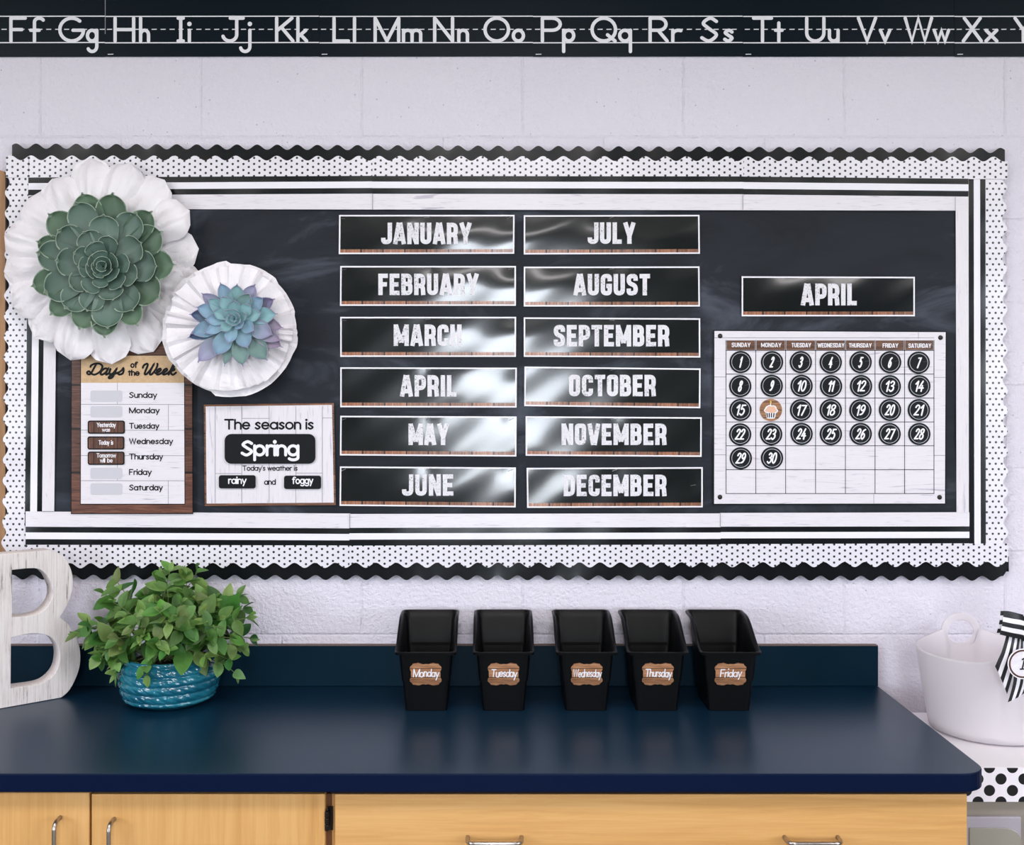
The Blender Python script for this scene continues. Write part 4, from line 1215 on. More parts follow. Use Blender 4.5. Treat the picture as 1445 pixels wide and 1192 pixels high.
def small_flower():
    c = W(334.5, 466, 0); cc = Vector((c.x, 0, c.z)); R = 94 * S
    o = thing('paper_flower', 'smaller round pleated white paper rosette behind the blue succulent', 'paper flower', (c.x, -0.03, c.z), 'white paper flowers')
    def disc(rad, y0, n, amp, seed, mbn, arcspan=None):
        Rn = random.Random(seed); mb = MB()
        a = 0; ang = []
        while a < 2 * pi:
            ang.append(a); a += 2 * pi / n * Rn.uniform(.55, 1.45)
        off = Vector((seed * 3.1, 0, 0)); rows = []
        hs = []; rad_k = []
        pts = []
        for i, q in enumerate(ang):
            nx = ang[(i + 1) % len(ang)] + (2 * pi if i == len(ang) - 1 else 0)
            ph = Rn.uniform(.5, 1); er = Rn.uniform(.965, 1.02)
            for s in range(4):
                f = s / 4
                pts.append((q + (nx - q) * f, ph * (abs(f - .28) / .72 if f > .28 else (.28 - f) / .28), er * (1 - .01 * f)))
        nr = 14
        for i in range(nr + 1):
            t = 0.06 + .94 * i / nr; row = []
            for (q, h, er) in pts:
                r = rad * t * (1 + (er - 1) * t)
                p = Vector((cos(q) * r, 0, sin(q) * r))
                cr = MN.noise(p * 26 + off) * 0.006 * t
                row.append(cc + p + Vector((0, y0 - 0.018 * (1 - t) - amp * h * min(1, t * 1.15) * (1 - .35 * t) - cr, 0)))
            rows.append(row)
        mb.grid(rows, closed=True)
        return mb
    build('pleated_paper', disc(R * .995, -0.066, 20, 0.010, 7, ''), M_TISSUE, o)
    build('pleated_paper', disc(R * .93, -0.080, 26, 0.022, 11, ''), M_TISSUE, o)
small_flower()

def mat_leafpaint(name, rough, rimcol):
    k = NT(name, (0.1, 0.2, 0.15, 1), rough, spec=0.35)
    at = k.n('Attribute', attribute_name='tone')
    g = k.noise(k.coords((1, 1, 1)), 90, 4, 0.6)
    k.col(k.mix(k.math('MULTIPLY', g, 0.14), at.outputs['Color'], (0.02, 0.05, 0.04, 1)))
    return k.m
M_SUCC = mat_leafpaint('succulent_leaf', 0.5, None)
M_SUCCRIM = plain('succulent_leaf_rim', srgb(150, 168, 150), 0.5)
M_SUCCRIMB = plain('succulent_pink_rim', srgb(156, 150, 178), 0.5)

def set_tone(o, cols):
    at = o.data.color_attributes.new('tone', 'FLOAT_COLOR', 'POINT')
    for i, c in enumerate(cols): at.data[i].color = (c[0], c[1], c[2], 1)

def succ_leaf(C, tip, width, y0, lift, c0, c1, parent, rim, pointy=.5, basefrac=.22, name='leaf'):
    """leaf from near centre C to tip, both (x, z) on the board; colours base c0 to tip c1"""
    d = Vector((tip[0] - C[0], 0, tip[1] - C[1])); Lf = d.length; d.normalize(); e = Vector((-d.z, 0, d.x))
    b = Vector((C[0], 0, C[1])) + d * Lf * basefrac; Ln = Lf * (1 - basefrac)
    Ln = max(Ln, width * .62)
    b = Vector((tip[0], 0, tip[1])) - d * Ln
    mb = MB(); cols = []; us = [0, .15, .3, .45, .6, .7, .78, .84, .89, .925, .945, .958, .975, 1.0]
    ss = [-1, -.935, -.6, -.25, 0, .25, .6, .935, 1]
    rows = []
    for u in us:
        um = .70 if pointy < .4 else .60
        if u < um: w = .42 + .58 * sin(pi / 2 * u / um)
        else:
            q = (u - um) / (1 - um)
            q2 = min(1, q / .86)
            w = (1 - pointy) * math.sqrt(max(0, 1 - q2 ** 2.2)) + pointy * max(0, 1 - q2 ** 1.5)
            w = max(w, .11 * (1 - q) / .14)
        w = max(w, .004) * width / 2
        row = []
        for s in ss:
            h = lift * u ** 1.5 + abs(s) ** 2 * width * .24 * min(1, u * 1.25) * (1 - .4 * u) - .05 * width * (1 - min(1, abs(s) * 3)) * (1 - u)
            row.append(b + d * Ln * u + e * (w * s) + Vector((0, y0 - h, 0)))
            f = min(1, u * 1.1)
            cols.append([c0[i] * (1 - f) + c1[i] * f for i in range(3)])
        rows.append(row)
    mb.grid(rows, lambda i, j: 1 if (j in (0, len(ss) - 2) and i > 4) or i >= len(us) - 4 else 0)
    o = build(name, mb, [M_SUCC, rim], parent, smooth=True)
    set_tone(o, cols)
    m = solid(o, 0.0012)
    return o

def succulents():
    # green one: tips and widths read in the photograph, outermost first
    sc = 300 / 1192.0
    px = lambda x, y: (10 + x * sc, 220 + y * sc)
    C = px(560, 622); yb = -0.098
    cw = W(*C, yb)
    o = thing('succulent', 'green succulent rosette pinned on the large white paper flower', 'succulent', (cw.x, yb, cw.z), 'succulent rosettes')
    layers = [
        [(430, 208, 150), (603, 208, 158), (822, 312, 140), (880, 425, 160), (953, 612, 150), (868, 800, 165), (740, 955, 130), (556, 1022, 140), (412, 976, 145), (250, 895, 125), (146, 735, 140), (172, 480, 120), (240, 325, 150)],
        [(398, 262, 152), (178, 545, 156), (222, 772, 160), (338, 862, 150), (580, 972, 158), (722, 872, 150), (858, 622, 156), (742, 322, 152), (298, 418, 148), (462, 876, 130), ],
        [(560, 333, 150), (772, 490, 140), (446, 428, 128), (290, 592, 140), (368, 738, 110), (612, 814, 126), (748, 690, 116)],
        [(592, 452, 100), (494, 492, 104), (712, 602, 96), (660, 742, 104), (466, 770, 104), (418, 630, 104), (396, 548, 100)],
        [(536, 540, 80), (640, 580, 80), (636, 690, 84), (540, 748, 80), (470, 660, 84), (480, 580, 74)],
        [(560, 570, 56), (612, 612, 56), (596, 672, 60), (530, 690, 58), (500, 640, 56), (516, 594, 50)],
        [(560, 596, 34), (588, 628, 34), (566, 660, 36), (536, 650, 34), (530, 616, 32)]]
    R_ = random.Random(8)
    for L, leaves in enumerate(layers):
        for (x, y, w) in leaves:
            q = px(x, y); t = W(*q, yb); R_.random()
            g = R_.uniform(.86, 1.16)
            if L == 0: c0, c1 = srgb(72, 94, 82), srgb(92, 116, 94)
            elif L < 3: c0, c1 = srgb(124, 142, 134), srgb(82, 106, 94)
            else: c0, c1 = srgb(58, 82, 74), srgb(86, 110, 100)
            c0 = [v * g for v in c0[:3]]; c1 = [v * g for v in c1[:3]]
            k = (D0 + yb) / F
            succ_leaf((cw.x, cw.z), (t.x, t.z), w * sc * k * 1.14, yb + 0.006 - 0.0048 * L - R_.uniform(0, .002), 0.010 if L < 3 else .012, c0, c1, o, M_SUCCRIM, .22)
    # blue one
    sc = 210 / 1192.0
    px2 = lambda x, y: (230 + x * sc, 360 + y * sc)
    C = px2(585, 515); yb = -0.114; cw = W(*C, yb)
    o = thing('succulent', 'blue and lilac succulent rosette pinned on the smaller paper rosette', 'succulent', (cw.x, yb, cw.z), 'succulent rosettes')
    aq = srgb(138, 180, 186); bl = srgb(136, 166, 194); li = srgb(160, 156, 188); pu = srgb(120, 108, 146); gr = srgb(116, 146, 142); ind = srgb(72, 88, 122); mv = srgb(152, 134, 158)
    layers = [
        [(468, 222, 105, bl), (604, 232, 120, aq), (748, 234, 112, li), (906, 352, 110, pu), (972, 582, 115, mv), (965, 740, 130, mv), (845, 845, 150, gr), (650, 892, 135, gr), (500, 892, 75, gr), (290, 860, 140, li), (208, 665, 110, ind), (222, 475, 110, ind), (318, 306, 100, li)],
        [(372, 352, 100, aq), (280, 418, 115, bl), (240, 632, 120, bl), (432, 806, 135, bl), (692, 748, 120, bl), (892, 640, 140, li), (928, 472, 120, aq), (818, 342, 115, bl), (706, 306, 110, gr), (960, 690, 110, mv)],
        [(486, 330, 98, aq), (344, 628, 80, bl), (352, 520, 90, bl), (540, 712, 92, bl), (745, 610, 100, bl), (805, 466, 96, aq), (722, 405, 96, aq), (580, 360, 96, aq)],
        [(418, 452, 84, aq), (480, 612, 74, aq), (650, 590, 80, bl), (690, 480, 72, aq), (585, 432, 70, aq), (505, 446, 66, aq)],
        [(520, 540, 60, aq), (640, 545, 54, aq), (630, 472, 54, aq), (548, 480, 48, aq), (580, 575, 56, aq)],
        [(585, 482, 32, aq), (614, 512, 32, aq), (598, 545, 34, aq), (560, 530, 32, aq), (562, 500, 30, aq)]]
    for L, leaves in enumerate(layers):
        for (x, y, w, col) in leaves:
            q = px2(x, y); t = W(*q, yb); g = R_.uniform(.9, 1.1)
            base = [aq[i] * .8 for i in range(3)] if L else [gr[i] * .85 for i in range(3)]
            k = (D0 + yb) / F
            succ_leaf((cw.x, cw.z), (t.x, t.z), w * sc * k * 1.12, yb + 0.004 - 0.004 * L - R_.uniform(0, .0015), 0.012, [v * g for v in base], [v * g for v in col[:3]], o, M_SUCCRIMB, .55)
succulents()

# ================================================================== WORKTOP AND CABINETS
def mat_laminate():
    k = NT('navy_laminate', srgb(12, 38, 58), 0.30, spec=0.42)
    g = k.noise(k.coords(), 900, 2, 0.5)
    k.col(k.ramp(g, [(.35, srgb(4, 28, 48)), (.65, srgb(16, 48, 70))]))
    k.b.inputs['Specular Tint'].default_value = (0.55, 0.77, 1.0, 1)
    k.bump(k.noise(k.coords(), 700, 2), 0.2, 0.0005)
    return k.m
M_LAM = mat_laminate()
M_LAMUP = plain('navy_laminate_upright', srgb(4, 34, 50), 0.4, spec=0.12)
M_LAMEDGE = plain('navy_edge_band', srgb(1, 17, 48), 0.45, spec=0.1)
def worktop():
    o = thing('worktop', 'long dark navy laminate worktop with backsplash under the board', 'worktop', (-0.6, -0.32, CT))
    xl, xr, yf, yb = -2.2, 0.958, -0.636, -0.001
    r = 0.055; out = [(xl, yb), (xl, yf)]
    for i in range(9):
        a = -pi / 2 + pi / 2 * i / 8
        out.append((xr - r + r * cos(a), yf + r + r * sin(a)))
    out.append((xr - .004, yb))
    mb = MB()
    top = [Vector((x, y, CT)) for x, y in out]; bot = [Vector((x, y, CT - 0.036)) for x, y in out]
    a = [mb.vert(p) for p in top]; b = [mb.vert(p) for p in bot]; n = len(a)
    mb.face(a, 0); mb.face(b[::-1], 1)
    for i in range(n): mb.face((a[i], b[i], b[(i + 1) % n], a[(i + 1) % n]), 1)
    s = build('slab', mb, [M_LAM, M_LAMEDGE], o); clean_normals(s); bevel(s, 0.003, 3)
    mb = MB(); mb.box(xl, 0.953, -0.020, -0.001, CT + 0.0004, CT + 0.1005)
    s = build('backsplash', mb, M_LAMUP, o); bevel(s, 0.0008, 1)
    mb = MB(); mb.box(xl, 0.9525, -0.0195, -0.0015, CT + 0.1006, CT + 0.1018)
    build('raw_top_edge', mb, plain('particle_board_edge', srgb(112, 92, 84), 0.7), o)
worktop()

def mat_maple(name, axis):
    k = NT(name, srgb(214, 164, 102), 0.36, spec=0.4)
    sc = (70, 70, 3) if axis == 'Z' else (3, 70, 70)
    g = k.noise(k.coords(sc), 1.0, 6, 0.7, 0.4)
    g2 = k.noise(k.coords((7, 7, 1.2) if axis == 'Z' else (1.2, 7, 7)), 1.0, 3, 0.5, 0.5)
    f = k.math('ADD', k.math('MULTIPLY', g, .6), k.math('MULTIPLY', g2, .4))
    k.col(k.ramp(f, [(0.3, srgb(194, 142, 82)), (0.5, srgb(212, 162, 100)), (0.72, srgb(226, 180, 122))]))
    return k.m
M_MAPV = mat_maple('maple_upright', 'Z'); M_MAPH = mat_maple('maple_level', 'X')
M_STILE = plain('maple_end_grain', srgb(120, 76, 40), 0.5)
M_STEEL = plain('brushed_steel', srgb(176, 168, 164), 0.28, metal=1.0)
M_HINGE = plain('dark_hinge', srgb(52, 48, 46), 0.35, metal=0.9)
M_GAPSHADE = plain('gap_shade', srgb(30, 18, 14), 0.6, spec=0.2)  # near-black colour painting the shade in the gap under the worktop
YF = -0.612                                # face of doors and drawer
def bow_handle(name, p0, p1, out, parent, r=0.0042):
    p0, p1 = Vector(p0), Vector(p1); d = (p1 - p0).normalized(); n = Vector((0, -1, 0)); path = []
    path += [p0]
    for i in range(7):
        a = pi / 2 * i / 6
        path.append(p0 + n * (out - .014) + d * .014 * (1 - cos(a)) + n * .014 * sin(a))
    for i in range(7):
        a = pi / 2 * (1 - i / 6)
        path.append(p1 + n * (out - .014) - d * .014 * (1 - cos(a)) + n * .014 * sin(a))
    path.append(p1)
    mb = MB(); mb.tube(path, r, 12)
    return build(name, mb, M_STEEL, parent, smooth=True)

def cabinets():
    X = lambda px: (px - VX) * (D0 + YF) / F
    zt = ZC - (1121 - VY) * (D0 + YF) / F      # top of doors
    # left unit
    xl, xm, xr = X(-260), X(127.5), X(465.5)
    o = thing('base_cabinet', 'honey maple base cabinet with two doors at the left under the worktop', 'cabinet', ((xl + xr) / 2, -0.3, 0), 'maple base cabinets')
    mb = MB(); mb.box(xl, xr, YF + .021, YF + .09, 0.0, zt - .006); mb.box(xl, xr, YF + .09, -0.012, 0.0, CT - 0.0375)
    build('body', mb, M_STILE, o)
    for nm, a, b, hx, drop in (('door', xl + .004, xm - .0022, X(85.5), 0.0), ('door', xm + .0022, X(458.6), X(161.5), .003)):
        mb = MB(); mb.box(a, b, YF, YF + .0205, 0.10, zt + .004 - drop)
        d = build(nm, mb, M_MAPV, o); bevel(d, .0015, 2)
        h = bow_handle('handle', (hx, YF, zt - .044 - drop), (hx, YF, zt - .044 - .11), 0.032, d)
    mb = MB(); hx = X(461.5); z = zt - 0.028
    for i in range(3):
        mb.lathe([(0.0038, -0.0128 * (i + 1) + .0006), (0.0045, -0.0128 * (i + 1) + .002), (0.0045, -0.0128 * i - .002), (0.0038, -0.0128 * i - .0006)], (hx, YF - 0.001, z - 0.004), 12)
    mb.lathe([(.002, 0), (.003, .003), (.001, .006)], (hx, YF - .001, z - .004), 10)
    mb.box(hx - .0005, hx + .009, YF + .0165, YF + .0208, z - .048, z - .002)
    build('hinge', mb, M_HINGE, o)
    mb = MB(); mb.box(xl, xr, YF + .003, YF + .0205, zt + .0046, CT - .0375); build('gap_shade_strip', mb, M_GAPSHADE, o)  # dark strip standing in for the shaded gap above the doors
    # right unit
    xl, xr2 = X(466.2), X(1365)
    o = thing('base_cabinet', 'honey maple base cabinet with a wide two-handled drawer at the right', 'cabinet', ((xl + xr2) / 2, -0.3, 0), 'maple base cabinets')
    mb = MB(); mb.box(xl, xr2, YF + .021, YF + .09, 0.0, zt - .006); mb.box(xl, xr2, YF + .09, -0.012, 0.0, CT - 0.0375)
    build('body', mb, M_MAPV, o)
    mb = MB(); mb.box(X(472.6), X(1364.8), YF, YF + .0205, zt - 0.17, zt + .0005)
    d = build('drawer', mb, M_MAPH, o); bevel(d, .0015, 2)
    zh = zt - (1184 - 1121) * (D0 + YF) / F
    for a, b in ((658, 738), (1104.5, 1184)):
        bow_handle('handle', (X(a) + .003, YF, zh + .0045), (X(b) - .003, YF, zh + .0045), 0.032, d)
    mb = MB(); mb.box(xl, xr2, YF + .003, YF + .0205, zt + .0012, CT - .0375); build('gap_shade_strip', mb, M_GAPSHADE, o)
    mb = MB(); mb.box(X(472.6), X(1364.8), YF, YF + .0205, 0.10, zt - 0.174)
    d = build('door', mb, M_MAPV, o); bevel(d, .0015, 2)
cabinets()

# ================================================================== WOODEN LETTER
def mat_whitewash():
    k = NT('whitewashed_wood', srgb(228, 218, 216), 0.7)
    g = k.noise(k.coords((250, 250, 8)), 1.0, 6, 0.75, 0.3)
    g2 = k.noise(k.coords((6, 6, 5)), 1.0, 3, 0.6)
    f = k.math('ADD', g, k.math('MULTIPLY', k.math('SUBTRACT', g2, 0.5), 0.5))
    k.col(k.ramp(f, [(0.0, srgb(70, 56, 50)), (0.315, srgb(104, 90, 84)), (0.375, srgb(214, 204, 202)), (0.55, srgb(232, 224, 222)), (1.0, srgb(238, 231, 230))]))
    k.bump(g, 0.35, 0.0012)
    return k.m
def letter_b():
    P0 = Vector((-1.0455, -0.124)); d = Vector((-0.105, -0.087)).normalized(); nb = Vector((d.y, -d.x))  # away from the camera
    if nb.y < 0: nb = -nb
    def sz(px, py):
        a = (px - VX) / F
        s = (a * (D0 + P0.y) - P0.x) / (d.x - a * d.y)
        D = D0 + P0.y + s * d.y
        return s, ZC - (py - VY) * D / F
    outer = [(70, 776), (84.5, 781), (94.6, 792), (101.6, 808), (102.8, 828), (98.6, 844.5), (91, 860.6), (84.5, 870.6), (96.6, 880.7), (106.6, 896.8), (112.7, 915), (113, 937), (107, 957), (97, 975), (84.5, 985.5)]
    up = [(17, 804), (48, 801.5), (62, 807), (71, 820), (75, 836), (71, 850), (60, 862.5), (44, 868.6), (17, 871)]
    lo = [(15.5, 899), (40, 894), (60, 894.5), (74.5, 901), (82.5, 913), (84.5, 927), (80.5, 945), (68.4, 959), (52, 966), (15, 971)]
    zb = CT + 0.0008; zt = sz(70, 776)[1]
    sl = sz(14, 850)[0] + 0.066
    def smooth(pts, ends): return spl(pts, 4)
    o1 = [sz(*p) for p in spl(outer[:8], 4)] + [sz(*p) for p in spl(outer[8:], 4)]
    o1[-1] = (o1[-1][0], zb); o1[0] = (o1[0][0], zt)
    ring = [(sl, zt)] + o1 + [(sl, zb)]
    h1 = [sz(*p) for p in spl(up, 3)]; h2 = [sz(*p) for p in spl(lo, 3)]
    cu = bpy.data.curves.new('letter_outline', 'CURVE'); cu.dimensions = '2D'; cu.fill_mode = 'BOTH'
    th = 0.044
    cu.extrude = th / 2; cu.bevel_depth = 0.0012; cu.bevel_resolution = 1; cu.offset = -0.0012
    for pts in (ring, h1, h2):
        sp = cu.splines.new('POLY'); sp.points.add(len(pts) - 1); sp.use_cyclic_u = True
        for q, (s, z) in zip(sp.points, pts): q.co = (s, z, 0, 1)
    tmp = bpy.data.objects.new('tmp_letter', cu); COL.objects.link(tmp)
    dg = bpy.context.evaluated_depsgraph_get()
    me = bpy.data.meshes.new_from_object(tmp.evaluated_get(dg))
    bpy.data.objects.remove(tmp); bpy.data.curves.remove(cu)
    base = Vector((P0.x + d.x * .12, P0.y + d.y * .12, CT))
    for v in me.vertices:
        s, z, w = v.co
        q = P0 + d * s + nb * (w + th / 2 + .001)
        v.co = Vector((q.x, q.y, z)) - base
    me.materials.clear(); me.materials.append(mat_whitewash())
    ob = bpy.data.objects.new('wooden_letter', me); COL.objects.link(ob); ob.location = base
    clean_normals(ob)
    tag(ob, 'whitewashed distressed wooden letter B standing at the left end of the worktop', 'letter')
letter_b()

# ================================================================== POTTED PLANT
def plant():
    R_ = random.Random(21)
    cx, cy = -0.776, -0.147
    o = thing('potted_plant', 'leafy green plant in a teal rope-textured pot on the worktop', 'plant', (cx, cy, CT))
    k = NT('teal_glaze', srgb(18, 92, 112), 0.12, spec=0.6, coat=0.5, coat_rough=0.05)
    g = k.noise(k.coords((9, 9, 30)), 1.0, 4, 0.6)
    k.col(k.ramp(g, [(0.3, srgb(14, 76, 100)), (0.55, srgb(28, 112, 134)), (0.8, srgb(70, 152, 164))]))
    mb = MB(); n = 208; rows = []
    H = 0.112; nr = 5.5; steps = 78
    for i in range(steps + 1):
        z = H * i / steps; f = i / steps
        # body profile
        if f < .18: r = 0.078 + 0.026 * sin(pi / 2 * f / .18)
        else: r = 0.104 + 0.0105 * sin(pi * (f - .18) / .82 * .86) - 0.006 * max(0, f - .6) / .4
        row = []
        rp = z / H * nr; rr = rp - math.floor(rp); idx = math.floor(rp)
        prof = abs(sin(pi * rr)) ** .6
        for j in range(n):
            a = 2 * pi * j / n
            tw = (a * 26 / (2 * pi) + rr * 1.1 + idx * .37)
            strand = abs(sin(pi * tw)) ** .4
            rad = r + 0.0058 * prof * (0.35 + .65 * strand) * min(1, f * 8 + .0)
            row.append((cx + rad * cos(a), cy + rad * sin(a), CT + 0.0006 + z))
        rows.append(row)
    rows.append([(cx + .100 * cos(2 * pi * j / n), cy + .100 * sin(2 * pi * j / n), CT + H + .001) for j in range(n)])
    rows.append([(cx + .094 * cos(2 * pi * j / n), cy + .094 * sin(2 * pi * j / n), CT + H - .004) for j in range(n)])
    rows.append([(cx + .092 * cos(2 * pi * j / n), cy + .092 * sin(2 * pi * j / n), CT + H - .03) for j in range(n)])
    ids = mb.grid(rows, closed=True); mb.face(ids[0][::-1]); mb.face(ids[-1])
    build('pot', mb, k.m, o, smooth=True)
    mb = MB(); mb.lathe([(.0915, H - .022), (.0915, H - .014), (.05, H - .008), (.001, H - .006)], (cx, cy, CT), 28)
    build('soil', mb, plain('potting_soil', srgb(40, 32, 26), .9), o)
    # stems
    stem = MB(); leaf = MB(); cols = []
    k = NT('leaf_green', (0.1, 0.3, 0.05, 1), 0.5, spec=0.35)
    at = k.n('Attribute', attribute_name='tone'); g = k.noise(k.coords(), 160, 4, .6)
    k.col(k.mix(k.math('MULTIPLY', g, .35), at.outputs['Color'], srgb(34, 66, 28)))
    k.bump(g, .3, .0012)
    tl = k.n('BsdfTranslucent'); k.l(at.outputs['Color'], tl.inputs[0]); mx = k.n('MixShader'); mx.inputs[0].default_value = .18
    out = k.t.nodes['Material Output']; k.l(k.b.outputs[0], mx.inputs[1]); k.l(tl.outputs[0], mx.inputs[2]); k.l(mx.outputs[0], out.inputs[0])
    def add_leaf(p, d, L, wd, tone, roll):
        d = d.normalized(); up = Vector((0, -.55, .85)) + Vector((R_.uniform(-.5, .5), R_.uniform(-.4, .2), R_.uniform(-.2, .3)))
        s = d.cross(up)
        if s.length < .1: s = d.cross(Vector((1, 0, 0)))
        s.normalize(); nn = s.cross(d).normalized()
        s = (s * cos(roll) + nn * sin(roll)).normalized(); nn = s.cross(d).normalized()
        rows = []; us = [0, .12, .28, .45, .62, .78, .9, .97, 1.0]; curl = R_.uniform(-.12, .32)
        for u in us:
            w = wd / 2 * (sin(pi * u ** .82) ** .8 if 0 < u < 1 else 0) + .0006 * (1 - u)
            c = p + d * (L * u) - nn * (L * curl * u * u)
            rows.append([c + s * (w * q) + nn * (abs(q) * w * .35) for q in (-1, -.5, 0, .5, 1)])
            for q in (-1, -.5, 0, .5, 1):
                f = 1.12 if abs(q) == 1 else (0.94 if q == 0 else 1.0)
                cols.append([tone[i] * f for i in range(3)])
        leaf.grid(rows)
    tones = [srgb(92, 144, 56), srgb(116, 160, 76), srgb(70, 122, 54), srgb(138, 172, 98), srgb(50, 94, 48), srgb(152, 178, 112)]
    # stem tips (px, py, y) spread over the crown seen in the photograph
    tips = [(126, 880, -.15), (112, 893, -.18), (148, 838, -.12), (166, 822, -.10), (160, 850, -.16), (206, 842, -.10), (214, 855, -.17), (240, 806, -.12), (236, 830, -.17),
            (262, 812, -.10), (278, 808, -.09), (228, 812, -.07), (256, 850, -.22), (270, 842, -.16), (300, 850, -.14), (318, 846, -.10), (336, 842, -.09), (344, 858, -.13), (348, 872, -.17),
            (352, 900, -.15), (340, 912, -.2), (322, 930, -.21), (326, 900, -.24), (300, 885, -.26), (296, 905, -.25), (262, 890, -.285), (240, 880, -.28), (236, 916, -.29), (206, 940, -.275),
            (222, 905, -.285), (190, 885, -.26), (168, 900, -.24), (156, 915, -.22), (146, 930, -.2), (136, 905, -.21), (178, 872, -.2), (200, 868, -.22), (250, 868, -.27),
            (286, 868, -.22), (310, 872, -.2), (150, 880, -.12), (182, 850, -.08), (320, 868, -.08), (288, 838, -.07), (226, 862, -.25), (270, 880, -.25), (206, 895, -.25), (130, 885, -.2), (288, 925, -.25), (166, 935, -.22), (166, 950, -.22), (208, 952, -.27), (330, 948, -.2), (140, 925, -.2)]
    for (px, py, y) in tips:
        tip = W(px, py, y)
        b = Vector((cx + R_.uniform(-.05, .05), cy + R_.uniform(-.045, .03), CT + .095))
        out_ = Vector((tip.x - cx, tip.y - cy, 0)) * .45
        mid = (b + tip) / 2 + Vector((0, 0, .045)) + out_ * .15
        path = []
        for i in range(11):
            t = i / 10; path.append(b * (1 - t) ** 2 + mid * 2 * t * (1 - t) + tip * t * t)
        stem.tube(path, [.0019 - .0011 * i / 10 for i in range(11)], 6)
        rot = R_.uniform(0, pi); Lg = (tip - b).length
        npair = max(2, int(Lg * .62 / .029)); tn = R_.choice(tones)
        for q in range(npair):
            t = 1 - .62 * q / npair
            i = min(9, int(t * 10)); p = path[i] + (path[i + 1] - path[i]) * (t * 10 - i)
            ax = (path[i + 1] - path[i]).normalized()
            s1 = ax.cross(Vector((0, 1, .3))).normalized(); s2 = ax.cross(s1).normalized()
            rot += pi / 2 + R_.uniform(-.3, .3)
            size = (.036 + .028 * min(1, q / 2)) * R_.uniform(.8, 1.15)
            for sg in (0, pi):
                side = s1 * cos(rot + sg) + s2 * sin(rot + sg)
                d = side * .9 + ax * (.75 if q < 1 else .35) + Vector((0, -.1, -.12))
                tt = R_.choice(tones); tone = [(tn[z] * .55 + tt[z] * .45) * R_.uniform(.8, 1.15) for z in range(3)]
                pe = p + d.normalized() * size
                if pe.y > -.012: d.y = -abs(d.y) * .3
                add_leaf(p, d, size, size * R_.uniform(.54, .68), tone, R_.uniform(-.5, .5))
        if R_.random() < .8: add_leaf(tip, (path[-1] - path[-2]) + Vector((0, -.002, .0)), .026, .012, tones[3], R_.uniform(-1, 1))
    for v in leaf.v:
        if v.y > -.012: v.y = -.012
        if v.z < CT + 0.004: v.z = CT + 0.004
    build('stems', stem, plain('stem_green', srgb(96, 112, 62), .6), o, smooth=True)
    lf = build('foliage', leaf, k.m, o, smooth=True); set_tone(lf, cols)
plant()

